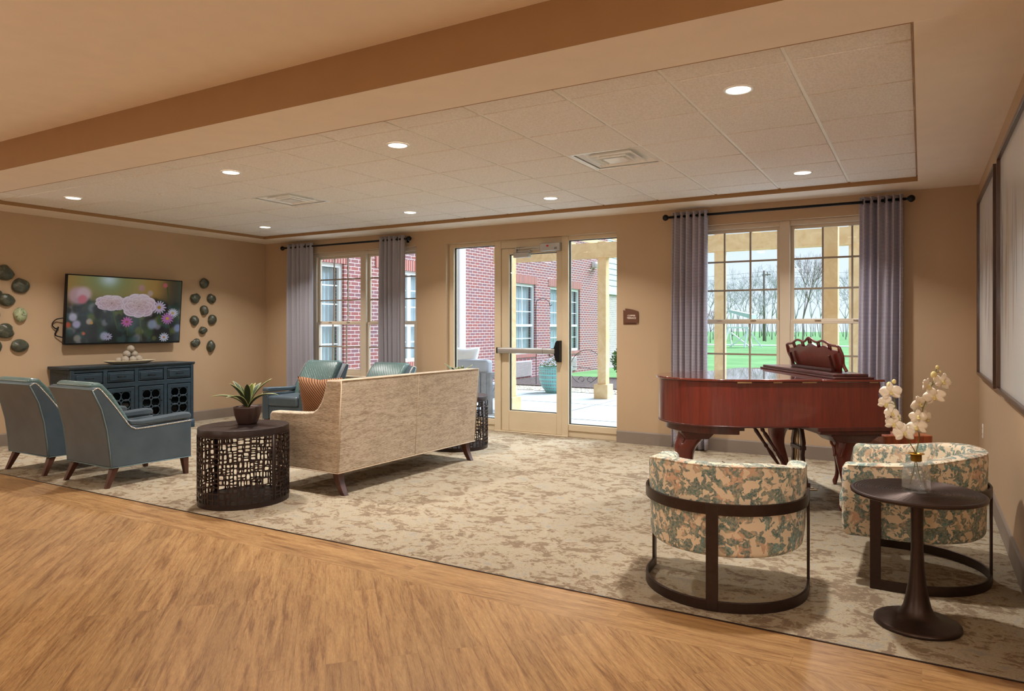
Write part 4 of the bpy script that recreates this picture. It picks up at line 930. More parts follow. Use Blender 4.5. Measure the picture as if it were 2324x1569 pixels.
desk = m.build('music_desk', 'mahogany', pn, solid=.012)
m = MB(); m.tube([dk(t_ * .44, crest(t_), -.006) for t_ in ptsT], .0095, 8)
for t_ in (-.98, -.72, -.66, -.34, -.28, -.04, .04, .28, .34, .66, .72, .98):
    m.tube([dk(t_ * .43, crest(t_) - .04, -.006), dk(t_ * .44, crest(t_) - .001, -.006)], .0075, 6)
for s_ in (-1, 1): m.tube(smooth_path([dk(s_ * .44, crest(1), -.006), dk(s_ * .455, .12, -.006), dk(s_ * .43, .06, -.006), dk(s_ * .45, .01, -.006)], 6), .012, 8)
m.build('carved_crest', 'mahogany', desk)
m = MB(); m.bar(dk(-.30, .012, -.03), dk(.38, .012, -.03), .03, .022); m.bar(dk(-.30, .0, -.03), dk(-.30, .12, -.03), .02, .02); m.bar(dk(.37, .0, -.03), dk(.37, .12, -.03), .02, .02)
m.build('desk_support', 'mahogany_dark', desk, bevel=.002)
# cabriole legs
def cabriole(x, y, dx, dy, k=1.0):
    d = Vector((dx, dy, 0)).normalized(); q = Vector((-d.y, d.x, 0)); m = MB()
    ctrl = [(0.0, .60, .105, .105), (.012, .52, .10, .10), (.040, .44, .078, .076), (.038, .34, .056, .054), (.008, .22, .040, .040), (-.006, .13, .032, .032), (.012, .07, .030, .030), (.040, .045, .042, .036), (.046, .022, .030, .030), (.040, .0, .026, .026)]
    R = []
    P = smooth_path([(a, b, c) for a, b, c, e in ctrl], 4); Q = smooth_path([(e, 0, 0) for a, b, c, e in ctrl], 4)
    for p, e in zip(P, Q):
        ring = []
        for i in range(16):
            an = 2 * PI * i / 16; fl = 1 + .07 * math.cos(4 * an)
            v = Vector((x, y, 0)) + d * (p.x * 1.6 * k + math.cos(an) * p.z * fl * (.55 + .45 * k)) + q * (math.sin(an) * e.x * fl * (.55 + .45 * k)); ring.append((v.x, v.y, p.y))
        R.append(ring)
    m.rings(R, True, True)
    for s_ in (-1, 1):
        c = Vector((x, y, 0)) + d * .075 + q * s_ * .055; m.tube(smooth_path([c + Vector((0, 0, .545)), c + d * .03 + Vector((0, 0, .50)), c + d * .02 - q * s_ * .02 + Vector((0, 0, .46)), c + d * .035 - q * s_ * .03 + Vector((0, 0, .40))], 5), .009, 6)
    return m.build('leg', 'mahogany', pn)
cabriole(-.10, .27, -.75, -.45, .62); cabriole(-.17, KW - .20, -.4, .5); cabriole(-1.18, .42, -1, -.15)
for (x, y, w, d_) in ((-.13, .23, .36, .32), (-.17, KW - .20, .34, .28), (-1.18, .42, .26, .30)):
    m = MB(); m.box(x - w / 2, x + w / 2, y - d_ / 2, y + d_ / 2, .565, .592); m.frustum((x, y, .515), w * .66, d_ * .7, (x, y, .566), w * .93, d_ * .93); m.build('leg_block', 'mahogany_dark', pn, bevel=.006)
MB().box(-1.30, -.86, .24, .62, .585, .642).build('leg_plinth', 'mahogany_dark', pn)
# lyre with pedals and turned braces
m = MB(); m.box(-.30, -.24, .60, .78, .545, .60)
for s_ in (-1, 1): m.rings([[(-.285, .69 + s_ * (yy + a) , z), (-.255, .69 + s_ * (yy + a), z), (-.255, .69 + s_ * (yy - a), z), (-.285, .69 + s_ * (yy - a), z)] for yy, z, a in ((.05, .55, .018), (.085, .44, .022), (.07, .34, .015), (.10, .22, .018), (.13, .13, .022))], True, True, False)
m.box(-.30, -.24, .54, .84, .10, .14); m.box(-.30, -.24, .55, .83, .04, .06); m.box(-.295, -.245, .60, .78, .38, .41); m.build('lyre', 'lyre_wood', pn, bevel=.004)
m = MB()
for k in (-.05, 0, .05): m.tube([(-.27, .69 + k, .12), (-.27, .69 + k, .60)], .006, 8)
for k in (-.06, 0, .06): m.prism(rrect(.028, .12, .012, 3, .69 + k, -.22 + .02), 'z', .06, .072) if False else m.box(-.26, -.15, .69 + k - .013, .69 + k + .013, .062, .072)
m.build('pedal_rods', 'hinge_brass', pn)
for s_ in (-1, 1):
    a = Vector((-.30, .69 + s_ * .08, .10)); b = Vector((-.66, .69 + s_ * .10, .645)); ln = [(0, .010), (.10, .016), (.2, .010), (.22, .016), (.25, .010), (.42, .017), (.5, .010), (.53, .017), (.56, .011), (.75, .016), (.78, .010), (.81, .017), (.84, .010), (1, .014)]
    MB().tube([a.lerp(b, t_) for t_, _ in ln], [q for _, q in ln], 10).build('lyre_brace', 'mahogany_dark', pn)
m = MB(); m.box(-.46, -.40, .42, 1.1, .565, .612); m.build('trap_board', 'lyre_wood', pn)
# bench
pb_ = thing('piano_bench', 'reddish wooden piano bench on cabriole legs behind the piano keyboard', 'bench', (-.485 + .5 * .848 - .48 * .53, 5.61 + .5 * .53 + .48 * .848, 0), math.radians(32))
m = MB(); m.prism(rrect(.36, .90, .02, 3), 'z', .475, .535); m.build('bench_top', 'bench_wood', pb_, bevel=.006)
m = MB(); m.box(-.155, .155, -.40, .40, .39, .476); m.build('apron', 'bench_wood', pb_, bevel=.003)
for sx in (-1, 1):
    for sy in (-1, 1):
        m = MB(); d = Vector((sx * .6, sy * .4, 0)).normalized(); R = []
        for (o_, z, r_) in ((0, .40, .038), (.018, .35, .036), (.016, .27, .024), (0, .16, .017), (.006, .07, .015), (.022, .04, .024), (.024, .02, .018), (.02, 0, .016)):
            c = Vector((sx * .13, sy * .36, 0)) + d * o_; R.append([(c.x + r_ * math.cos(2 * PI * i / 12), c.y + r_ * math.sin(2 * PI * i / 12), z) for i in range(12)])
        m.rings(R, True, True); m.build('leg', 'mahogany', pb_, sub=1)
# cord on the carpet by the tub chair
pc = thing('power_cord', 'black power plug lying on the carpet under the piano beside the floral chair', 'cord', (-.80, 6.12, 0))
m = MB(); m.tube(smooth_path([(-.9, .9, .006), (-.6, .55, .006), (-.35, .2, .006), (-.2, .1, .006), (-.06, .0, .01)], 6), .004, 6); m.build('cable', 'black_metal', pc)
MB().box(-.07, .0, -.02, .02, .0, .045).build('plug', 'black_metal', pc, bevel=.006)
m = MB(); m.box(0, .03, -.012, -.009, .02, .03); m.box(0, .03, .009, .012, .02, .03); m.build('plug_blades', 'aluminium', pc)

# ------------------------------------------------------------------ floral tub chairs
def tub_proto():
    r = thing('tub_chair', '', 'armchair', (0, 0, 0), 0, 'floral barrel chairs with dark metal frames')
    Ro, th = .388, .10; Rc = Ro - th / 2; LA = .25
    path = []
    for k in range(5): path.append((Rc, LA - LA * k / 5, 0))
    for k in range(33): a = -PI * k / 32; path.append((Rc * math.cos(a), Rc * math.sin(a), a))
    for k in range(1, 6): path.append((-Rc, LA * k / 5, -PI))
    R = []; n = len(path); z0 = .245
    for i, (x, y, a) in enumerate(path):
        nx, ny = math.cos(a), math.sin(a); t_ = i / (n - 1); e = min(t_, 1 - t_) * 2
        zt = .622 + .062 * ss(0, .75, e)
        sec = rrect(th, zt - z0, .028, 4, 0, (zt + z0) / 2)
        R.append([(x + nx * (p - 0.010 * ss(.4, .1, (q - z0)) * (p > 0)), y + ny * (p - 0.010 * ss(.4, .1, (q - z0)) * (p > 0)), q) for p, q in sec])
    def shrink(ring, dy, k):
        cx_ = sum(p[0] for p in ring) / len(ring); cz = sum(p[2] for p in ring) / len(ring); return [(cx_ + (p[0] - cx_) * k, p[1] + dy, cz + (p[2] - cz) * (1 - (1 - k) * .4)) for p in ring]
    R = [shrink(R[0], .03, .3), shrink(R[0], .026, .7), shrink(R[0], .015, .93)] + R + [shrink(R[-1], .015, .93), shrink(R[-1], .026, .7), shrink(R[-1], .03, .3)]
    MB().rings(R, True, True).build('barrel_shell', 'floral', r)
    m = MB()
    for edge in (.628,):
        pts = []
        for i, (x, y, a) in enumerate(path):
            t_ = i / (n - 1); e = min(t_, 1 - t_) * 2; zt = .622 + .062 * ss(0, .75, e); pts.append((x + math.cos(a) * (th / 2 - .006), y + math.sin(a) * (th / 2 - .006), zt - .008))
        m.tube(pts, .005, 6)
    m.build('piping', 'floral', r)
    def U(rr, yf, n_=24): return [(rr, yf), (rr, 0)] + [(rr * math.cos(-PI * k / n_), rr * math.sin(-PI * k / n_)) for k in range(1, n_)] + [(-rr, 0), (-rr, yf)]
    MB().prism(U(Ro - th + .004, .25), 'z', .25, .36).build('seat_base', 'floral', r, bevel=.01)
    MB().prism(U(Ro - th - .002, .30), 'z', .345, .455).build('seat_cushion', 'floral', r, bevel=.03, seg=4)
    rf = .398; py = .145
    def strip(z_0, z_1, yf, nm):
        pts = [(rf, yf), (rf, yf / 2), (rf, 0)] + [(rf * math.cos(-PI * k / 40), rf * math.sin(-PI * k / 40)) for k in range(1, 40)] + [(-rf, 0), (-rf, yf / 2), (-rf, yf)]
        R_ = []
        for i, (x, y) in enumerate(pts):
            L = math.hypot(x, min(y, 0)); nx, ny = (x / L, min(y, 0) / L); h = .006
            R_.append([(x - nx * h, y - ny * h, z_0), (x + nx * h, y + ny * h, z_0), (x + nx * h, y + ny * h, z_1), (x - nx * h, y - ny * h, z_1)])
        MB().rings(R_, True, True, False).build(nm, 'bronze', r, bevel=.002)
    strip(.452, .505, py, 'band'); strip(0, .05, py, 'floor_rail')
    for s_ in (-1, 1): MB().box(s_ * rf - .0066, s_ * rf + .0066, py - .05, py, .002, .503).build('post', 'bronze', r, bevel=.002)
    MB().box(-.028, .028, -rf - .0068, -rf + .005, .002, .503).build('post', 'bronze', r, bevel=.002)
    return r
tc_ = tub_proto(); tc_.location = (-.890, 3.722, 0); tc_.rotation_euler = (0, 0, .09); tc_['label'] = 'floral barrel chair seen from behind, standing alone in front of the piano'
t2 = dup(tc_, 'floral barrel chair beside the right wall, behind the small round table'); t2.location = (-.085, 4.42, 0); t2.rotation_euler = (0, 0, PI / 2 + .0)

# ------------------------------------------------------------------ martini table, vase, orchids
mt = thing('pedestal_table', 'small round bronze pedestal table with ridged top holding a glass vase', 'side table', (-.018, 3.63, 0))
MB().lathe([(.001, 0), (.172, 0), (.176, .006), (.174, .016), (.160, .022), (.10, .034), (.072, .052), (.056, .085), (.046, .13), (.036, .19), (.029, .26), (.025, .34), (.025, .45), (.027, .56), (.028, .585)], n=56).build('pedestal', 'bronze', mt)
prof = [(.001, .580), (.262, .580), (.270, .584), (.272, .592), (.268, .597)]
for k in range(24): r_ = .262 - .0106 * k; prof += [(r_, .5990), (r_ - .0030, .5990), (r_ - .0062, .5952)]
prof.append((.001, .5975)); MB().lathe(prof, n=80, smooth=False).build('table_top', 'bronze', mt)
vs = thing('glass_vase', 'clear bubbled glass bottle vase with gold collar on the small round table', 'vase', (-.022, 3.625, .599))
MB().lathe([(.001, .0), (.052, .0), (.057, .004), (.0575, .012), (.0565, .085), (.052, .108), (.038, .126), (.022, .134), (.018, .140), (.018, .152), (.015, .152), (.015, .138), (.034, .122), (.048, .104), (.0535, .084), (.0545, .016), (.001, .013)], n=48).build('bottle', 'vase_glass', vs)
MB().lathe([(.0195, .133), (.0225, .135), (.0225, .163), (.034, .166), (.034, .168), (.019, .168), (.0185, .136)], n=36, cap=False).build('collar', 'gold', vs)
Rv = Vector((.868, .496, 0)); Fv = Vector((-.496, .868, 0)); VB = Vector((-.022, 3.625, .599))
def pv(px, py, d=0): return VB + Rv * ((px - 2081) / 507.0) + Vector((0, 0, (1120 - py) / 507.0)) + Fv * d
def orchid(label, path, flowers, buds, seed):
    rnd = random.Random(seed); base = VB
    r = thing('orchid_stem', label, 'flower', tuple(VB), 0, 'white orchid stems in the glass vase')
    L = lambda p: Vector(p) - VB
    m = MB(); m.tube(smooth_path([L(pv(*p)) for p in path], 6), .0022, 6)
    for (fx, fy, fd, s_) in flowers + [(b[0], b[1], b[2], 1) for b in buds]:
        c = pv(fx, fy, fd); near = min((pv(*p) for p in path), key=lambda q: (q - c).length + (0.02 if q.z > c.z else 0)); m.tube(smooth_path([L(near), L(near.lerp(c, .5) + Vector((0, 0, .006))), L(c)], 4), .0013, 5)
    m.build('stem', 'stem', r)
    for (fx, fy, fd, s_) in flowers:
        c = L(pv(fx, fy, fd)); nrm = (-Fv + Rv * rnd.uniform(-.7, .7) + Vector((0, 0, rnd.uniform(-.3, .25)))).normalized(); roll = rnd.uniform(-.5, .5)
        X = nrm.cross(Vector((0, 0, 1))).normalized(); Y = X.cross(nrm).normalized(); 
        X, Y = X * math.cos(roll) + Y * math.sin(roll), -X * math.sin(roll) + Y * math.cos(roll)
        m = MB()
        for (ang, ln, wd) in ((90, .038, .013), (215, .037, .012), (325, .037, .012), (12, .041, .021), (168, .041, .021)):
            a = math.radians(ang); D = X * math.cos(a) + Y * math.sin(a); Q = nrm.cross(D); cup = rnd.uniform(-.1, .3)
            def fn(u, v, D=D, Q=Q, ln=ln, wd=wd, cup=cup):
                t_ = v; w = wd * math.sin(PI * min(1, t_ * .93 + .05)) ** .7 * s_; q_ = u * 2 - 1
                return tuple(c + D * ln * t_ * s_ + Q * q_ * w + nrm * (.010 * math.sin(t_ * 2.6) * cup * 3 - .006 * q_ * q_ + .003 * math.sin(q_ * 4 + t_ * 5)) * s_)
            m.grid(fn, 5, 8)
        fl = m.build('blossom', 'petal', r, solid=.0007)
        m = MB(); m.ball(tuple(c + nrm * .006), .006, 1, 1, 1.4, 2); m.ball(tuple(c + nrm * .011 - Y * .008), .005, 1.3, 1.3, 1, 2); m.build('blossom_center', 'bud', fl)
    for (bx, by, bd, s_) in buds:
        m = MB(); m.ball(tuple(L(pv(bx, by, bd))), .009 * s_, 1, 1, 1.25, 2); m.build('flower_bud', 'bud', r)
    return r
orchid('white orchid stem leaning left out of the glass vase', [(2090, 1100, -.01), (2083, 1060, 0), (2079, 1033, 0), (2066, 1010, 0), (2052, 985, 0), (2041, 955, 0), (2034, 925, 0), (2030, 895, 0), (2031, 873, 0)],
       [(2021, 896, -.01, 1.15), (2016, 924, .01, .95), (2020, 944, -.02, .95), (2028, 968, -.01, 1.0), (2049, 988, -.02, 1.2), (2044, 955, .02, .7)], [(2031, 872, 0, 1), (2020, 880, 0, 1.4)], 3)
orchid('white orchid stem leaning right and higher out of the glass vase', [(2070, 1105, .01), (2078, 1060, 0), (2081, 1033, 0), (2088, 1000, 0), (2090, 965, 0), (2096, 935, 0), (2108, 905, 0), (2117, 880, 0), (2123, 858, 0), (2128, 842, 0)],
       [(2138, 873, -.01, 1.1), (2105, 883, -.01, 1.05), (2117, 906, -.02, 1.15), (2091, 923, .01, 1.1), (2080, 952, -.02, .95), (2103, 956, .0, 1.0), (2077, 975, -.02, 1.1), (2098, 977, .01, .8)], [(2121, 857, 0, 1.5), (2129, 840, 0, .9), (2136, 850, .0, .5)], 5)

# ------------------------------------------------------------------ framed art
rn = random.Random(5)
STR = [(rn.uniform(.1, .9), rn.uniform(.1, .5), rn.uniform(.5, .95), rn.uniform(.006, .03), rn.choice([(120, 132, 156), (96, 104, 130), (196, 168, 130), (176, 186, 200), (90, 84, 96), (160, 140, 120)]), rn.uniform(-1, 1), rn.uniform(2, 6)) for _ in range(22)]
def artpix(sh):
    def f(u, v):
        c = (224, 226, 224); c = lerp(c, (206, 216, 226), .5 * ss(.2, .6, u) * (1 - ss(.6, .95, u)))
        for (a, t0, t1, w, col, ph, fr) in STR:
            if t0 * .6 < v < t1:
                cu = a + .05 * math.sin(v * fr + ph + sh) + sh * .11 * (v - .5); d = abs(((u + sh * .37) % 1.0) - cu); env = ss(t0 * .6, t0 * .6 + .2, v) * (1 - ss(t1 - .2, t1, v))
                if d < w: c = lerp(c, col, (1 - d / w) * .8 * env)
        return c
    return f
for (yc, w, sh, lab) in ((6.42, 1.60, 0.0, 'framed watercolour streak print nearer the window corner'), (4.58, 1.60, 1.0, 'framed watercolour streak print at the right picture edge')):
    fr = thing('framed_art', lab, 'picture', (XR, yc, 1.668), -PI / 2, 'framed watercolour prints on the right wall')
    h = 1.49; m = MB(); b = .028
    for q in ((-w / 2, w / 2, -h / 2, -h / 2 + b), (-w / 2, w / 2, h / 2 - b, h / 2), (-w / 2, -w / 2 + b, -h / 2 + b, h / 2 - b), (w / 2 - b, w / 2, -h / 2 + b, h / 2 - b)): m.box(q[0], q[1], -.042, -.002, q[2], q[3])
    m.build('frame', 'frame_wood', fr, bevel=.003)
    MB().box(-w / 2 + .02, w / 2 - .02, -.02, -.004, -h / 2 + .02, h / 2 - .02).build('backing', 'picture_mat', fr)
    color_grid('print', w - 2 * b, h - 2 * b, 110, 110, artpix(sh), 'canvas_art', fr, (0, -.022, 0), (0, 0, 0))

# ------------------------------------------------------------------ outdoors
GZ = -.02
MB().box(-9.2, 8, YB + .22, 13.2, GZ - .2, GZ).build('patio', 'concrete', **ST)
m = MB()
for x in (-6.9, -4.9, -2.9, -.9): m.box(x - .006, x + .006, YB + .3, 13.2, GZ, GZ + .002)
for y in (9.4, 11.3): m.box(-9, 8, y - .006, y + .006, GZ, GZ + .002)
m.build('patio_joints', 'dark_void', **ST)
tag(MB().box(-8.9, -1.5, 13.2, 14.1, GZ - .1, GZ + .01).build('gravel_strip', 'gravel', kind='stuff'), 'strip of pale river gravel along the patio edge', 'gravel')
tag(MB().box(-8.9, -4.0, 14.1, 17.2, GZ - .1, GZ + .03).build('mulch_bed', 'mulch', kind='stuff'), 'dark bark mulch bed beside the brick wing', 'mulch')
m = MB(); m.box(-8.9, 80, 17.2, 34, GZ - .3, GZ); m.box(-4.0, 80, 14.1, 17.2, GZ - .3, GZ); m.box(-1.5, 80, 13.2, 14.1, GZ - .3, GZ); m.box(-80, 80, 34, 200, GZ - .6, GZ)
tag(m.build('lawn', 'lawn', kind='stuff'), 'wide green lawn reaching to the bare tree line', 'grass')
tag(MB().box(-60, 60, 52, 54, GZ, GZ + .035).build('footpath', 'concrete', kind='structure'), 'pale path crossing the lawn', 'path')

# brick wing with its windows
bw = thing('brick_wing', 'brick wing of the building with white-framed windows beyond the patio', 'building', (-8.9, 15, GZ))
X0 = -8.9
def wall_with_holes(mb, y0, y1, z0, z1, holes, x0, x1):
    ysx = sorted(set([y0, y1] + [h[0] for h in holes] + [h[1] for h in holes]))
    for a, b in zip(ysx[:-1], ysx[1:]):
        hs = [h for h in holes if h[0] <= a and h[1] >= b]
        if not hs: mb.box(x0, x1, a, b, z0, z1)
        else:
            h = hs[0]; mb.box(x0, x1, a, b, z0, h[2]); mb.box(x0, x1, a, b, h[3], z1)
WINS = [(7.95, 9.35), (10.27, 12.2), (14.72, 16.50), (17.35, 19.30)]
holes = [(a - 15, b - 15, .65, 2.47) for a, b in WINS]
m = MB(); wall_with_holes(m, 7.86 - 15, 21.45 - 15, 0, 5.4, holes, -.3, 0); m.build('brick_wall', 'brick', bw)
for (a, b) in WINS:
    a -= 15; b -= 15
    m = MB(); m.box(.0, .012, a - .1, b + .1, 2.47, 2.68); m.box(.0, .03, a - .06, b + .06, .56, .65); m.build('soldier_course', 'soldier', bw)
    m = MB(); w = .07; xx = (-.12, -.05)
    m.box(*xx, a, a + w, .65, 2.47); m.box(*xx, b - w, b, .65, 2.47); m.box(*xx, a, b, 2.40, 2.47); m.box(*xx, a, b, .65, .72); m.box(-.13, -.05, (a + b) / 2 - .05, (a + b) / 2 + .05, .65, 2.47) if b - a > 1.9 else None; m.box(-.115, -.06, a, b, 1.36, 1.42)
    wf = m.build('window', 'white_paint', bw)
    MB().box(-.095, -.09, a + w, b - w, .7, 2.42).build('pane', 'ext_glass', wf)
    m = MB()
    for k in (1, 2): m.box(-.1, -.08, a + (b - a) * k / 3 - .01, a + (b - a) * k / 3 + .01, .7, 2.42)
    for z in (1.05, 1.75, 2.08): m.box(-.1, -.08, a, b, z - .01, z + .01)
    m.build('window_grid', 'white_paint', wf)
    MB().grid(lambda u, v, a=a, b=b: (-.17 + .015 * math.sin(u * 75), a + (b - a) * (.03 + .94 * u), .7 + 1.7 * v), 90, 2).build('sheer_curtain', 'sheer', wf)
for (a, b) in ((14.85, 16.24), (17.7, 19.0)):
    m = MB(); m.box(.0, .03, a - 15, b - 15, .07, .47)
    for k in range(14): m.box(.03, .045, a - 15 + .02, b - 15 - .02, .09 + k * .027, .102 + k * .027)
    m.build('louver_grille', 'ptac', bw)
MB().box(.0, .11, 12.80 - 15, 13.05 - 15, -.1, 5.2).build('downspout', 'white_paint', bw, bevel=.02)
m = MB(); m.box(.0, .12, 20.2 - 15, 20.45 - 15, 3.2, 3.38); m.ball((.16, 20.22 - 15, 3.25), .09, sub=2); m.ball((.16, 20.45 - 15, 3.25), .09, sub=2); m.build('flood_light', 'white_paint', bw)
m = MB(); m.box(-1.0, -.7, 21.45 - 15, 32 - 15, -.3, 2.55); m.build('pale_brick_wall', 'pale_brick', bw)
m = MB()
for k in range(16): m.box(-1.0, -.69, 21.4 - 15, 32 - 15, 2.62 + k * .2, 2.80 + k * .2)
m.box(-1.0, -.62, 21.4 - 15, 32 - 15, 2.5, 2.62); m.build('lap_siding', 'siding', bw)
m = MB(); m.box(-.72, -.66, 25 - 15, 27 - 15, .7, 2.2); m.build('window', 'white_paint', bw)
MB().box(-.3, .35, 7.86 - 15, 21.6 - 15, 5.4, 5.6).build('eave', 'white_paint', bw)
MB().box(-12, -10.0, 7.86, 32, -.3, 5.6).build('wall_wing_core', 'dark_void', **ST)

# pergola
pg = thing('pergola', 'raw pine pergola with square posts standing over the patio', 'pergola', (-4, 11, GZ))
PZ = 2.66
def post(x, y, bs=True):
    m = MB(); m.box(x + 4 - .085, x + 4 + .085, y - 11 - .085, y - 11 + .085, 0, PZ + .30); p = m.build('post', 'pine', pg, bevel=.006)
    if bs: MB().box(x + 4 - .14, x + 4 + .14, y - 11 - .14, y - 11 + .14, 0, .27).build('post_base', 'pine', p, bevel=.006)
for x in (-7.35, -5.23, -3.04, -.92, 1.3): post(x, 12.4)
for x in (-5.57, -.97): post(x, 9.45)
MB().box(-7.6 + 4, 1.6 + 4, 12.4 - 11 - .12, 12.4 - 11 - .04, PZ, PZ + .28).build('beam', 'pine', pg, bevel=.004)
MB().box(-7.6 + 4, 1.6 + 4, 12.4 - 11 + .04, 12.4 - 11 + .12, PZ, PZ + .28).build('beam', 'pine', pg, bevel=.004)
MB().box(-7.6 + 4, 1.6 + 4, 9.45 - 11 - .04, 9.45 - 11 + .04, PZ, PZ + .28).build('beam', 'pine', pg, bevel=.004)
for k in range(15):
    x = -7.3 + k * .60
    MB().box(x + 4 - .019, x + 4 + .019, 8.6 - 11, 13.0 - 11, PZ + .29, PZ + .39).build('rafter', 'pine', pg)

# outdoor lounge chair, grey wood with white cushions
oc = thing('patio_armchair', 'grey wooden patio armchair with white pillow and grey cushions outside the glass door', 'armchair', (-6.20, 9.63, GZ), 0)
m = MB()
for sx in (-1, 1):
    a = sx * .40
    for y in (-.36, .36): m.box(a - .03, a + .03, y - .035, y + .035, 0, .62)
    m.box(a - .035, a + .035, -.40, .40, .60, .645); m.box(a - .02, a + .02, -.36, .36, .24, .31)
m.build('frame', 'grey_wood', oc, bevel=.004)
m = MB(); m.bar((.40, -.33, .31), (.40, .33, .60), .035, .03); m.bar((.40, .33, .31), (.40, -.33, .60), .035, .03); m.bar((-.40, -.33, .31), (-.40, .33, .60), .035, .03); m.bar((-.40, .33, .31), (-.40, -.33, .60), .035, .03); m.build('cross_brace', 'grey_wood', oc)
m = MB(); m.box(-.40, .40, .33, .37, .24, .31); m.box(-.40, .40, -.40, -.36, .24, .645); m.box(-.38, .38, -.36, .36, .26, .30); m.build('seat_frame', 'grey_wood', oc)
m = MB()
for k in range(7): m.box(-.38 + k * .11, -.30 + k * .11, -.42, -.40, .26, .64)
m.build('back_slats', 'grey_wood', oc)
MB().box(-.36, .36, -.34, .38, .30, .44).build('seat_cushion', 'grey_cloth', oc, bevel=.04, seg=4)
MB().box(-.36, .36, -.38, -.20, .44, .84).build('back_cushion', 'grey_cloth', oc, bevel=.05, seg=4)
pillow('outdoor_pillow', 'plump white pillow propped on the patio armchair', (-6.32, 9.36, .80), (-.25, 0, .15), .44, .40, .16, 'white_cloth')
# planter with flowers
pt = thing('flower_planter', 'large turquoise and grey glazed patio planter full of small flowers', 'planter', (-6.55, 13.0, GZ))
MB().lathe([(.001, 0), (.20, 0), (.21, .03), (.29, .14), (.33, .27), (.345, .42), (.34, .50), (.355, .53), (.34, .54), (.32, .53), (.32, .46), (.001, .46)], n=56, uv=(2.1, .75)).build('pot', 'pot_glaze', pt)
rp = random.Random(2); m = MB()
for _ in range(420):
    a = rp.uniform(0, 2 * PI); q = rp.random() ** .5; p = Vector((.33 * q * math.cos(a), .33 * q * math.sin(a), .50 + .24 * rp.random() * (1.05 - q * q)))
    d = Vector((rp.gauss(0, 1), rp.gauss(0, 1), rp.gauss(0, .6))).normalized(); e = d.cross(Vector((0, 0, 1))).normalized() * .016; L = .05
    m.face([m.bm.verts.new(p), m.bm.verts.new(p + d * L / 2 + e), m.bm.verts.new(p + d * L), m.bm.verts.new(p + d * L / 2 - e)])
tag(m.build('foliage', 'leaf', pt), '', ''); 
m = MB()
for _ in range(110):
    a = rp.uniform(0, 2 * PI); q = rp.random() ** .5; m.ball((.34 * q * math.cos(a), .34 * q * math.sin(a), .56 + .20 * rp.uniform(.5, 1) * (1.05 - q * q)), .018, 1, 1, .6, 1)
m.build('blossoms', 'bloom_white', pt)
for o in pt.children:
    for k in ('label', 'category'):
        if k in o and not o[k]: del o[k]
# shepherd hook and wire hoop trellis
sh = thing('plant_hook', 'thin black shepherd hook standing in the mulch by the brick wing', 'plant hook', (-7.75, 14.4, GZ))
m = MB(); m.tube(smooth_path([(0, 0, 0), (0, 0, 1.0), (0, 0, 1.85), (.06, .02, 1.98), (.18, .06, 2.0), (.28, .1, 1.93), (.30, .11, 1.84), (.35, .12, 1.86)], 8), .008, 6); m.build('hook_rod', 'iron', sh)
hp = thing('garden_hoop', 'round wire garden hoop with scrolls standing at the lawn edge', 'garden ornament', (-6.95, 15.4, GZ))
m = MB(); m.tube([(.40 * math.cos(2 * PI * k / 36), .1 * math.sin(2 * PI * k / 36), .40 + .40 * math.sin(2 * PI * k / 36)) for k in range(37)], .007, 6)
m.tube([(-.4, 0, .40), (.4, 0, .34)], .006, 5)
for s_ in (-1, 1): m.tube([(s_ * (.10 + (.09 - .004 * k) * math.cos(k * .35)), 0, .09 + (.09 - .004 * k) * math.sin(k * .35)) for k in range(16)], .007, 5)
m.build('wire_ring', 'iron', hp)
def bush(label, x, y, r_, h, n, mat, seed, name='shrub', z=GZ):
    rr = random.Random(seed); m = MB()
    for _ in range(n):
        v = Vector((rr.gauss(0, 1), rr.gauss(0, 1), rr.gauss(0, 1))).normalized() * rr.uniform(.6, 1); p = Vector((v.x * r_, v.y * r_, h / 2 + v.z * h / 2))
        d = Vector((rr.gauss(0, 1), rr.gauss(0, 1), rr.gauss(0, 1))).normalized(); e = d.orthogonal().normalized() * r_ * .045; L = r_ * .13
        m.face([m.bm.verts.new(p), m.bm.verts.new(p + d * L / 2 + e), m.bm.verts.new(p + d * L), m.bm.verts.new(p + d * L / 2 - e)])
    o = thing(name, label, 'shrub', (x, y, z)); m.build('foliage', mat, o)
    m = MB(); 
    for _ in range(6): m.tube([(0, 0, 0), (rr.uniform(-.5, .5) * r_, rr.uniform(-.5, .5) * r_, h * .7)], .012, 5)
    m.build('stems', 'bark', o); return o
bush('dense green shrub behind the pergola post at the far corner', -6.6, 17.6, .55, .95, 2600, 'leaf', 1)
# far things
def tree(label, x, y, h, seed, mat='pale_bark', cat='tree', group=None, spread=.5, depth=5, name='bare_tree', bloom=None, trunk=.12):
    rr = random.Random(seed); m = MB(); tips = []
    def grow(p, d, L, r, k):
        q = p + d * L; m.tube([p, p.lerp(q, .5) + Vector((rr.gauss(0, .02), rr.gauss(0, .02), 0)) * L, q], [r, r * .85, r * .7], 4 if k < 3 else 3)
        if k == 0: tips.append(q); return
        for _ in range(3 if k > 1 else 2 + (rr.random() < .5)):
            nd = (d + Vector((rr.gauss(0, spread), rr.gauss(0, spread), rr.gauss(0, spread * .5) + .12))).normalized(); grow(q, nd, L * rr.uniform(.62, .82), r * .62, k - 1)
    o = thing(name, label, cat, (x, y, GZ), 0, group)
    grow(Vector((0, 0, 0)), Vector((rr.gauss(0, .04), 0, 1)).normalized(), h * .27, h * trunk * .16, depth); m.build('branches', mat, o)
    if bloom:
        m = MB()
        for t_ in tips[::2]: m.ball(tuple(t_), h * .008, sub=1)
        m.build('buds', bloom, o)
    return o
def far(px, Y):   # a spot at distance Y along the sight line of column px
    a = (px - 1176.4) / 1602.85; cx = math.cos(.519); sx = math.sin(.519); return ((cx * a - sx) / (sx * a + cx) * Y, Y)
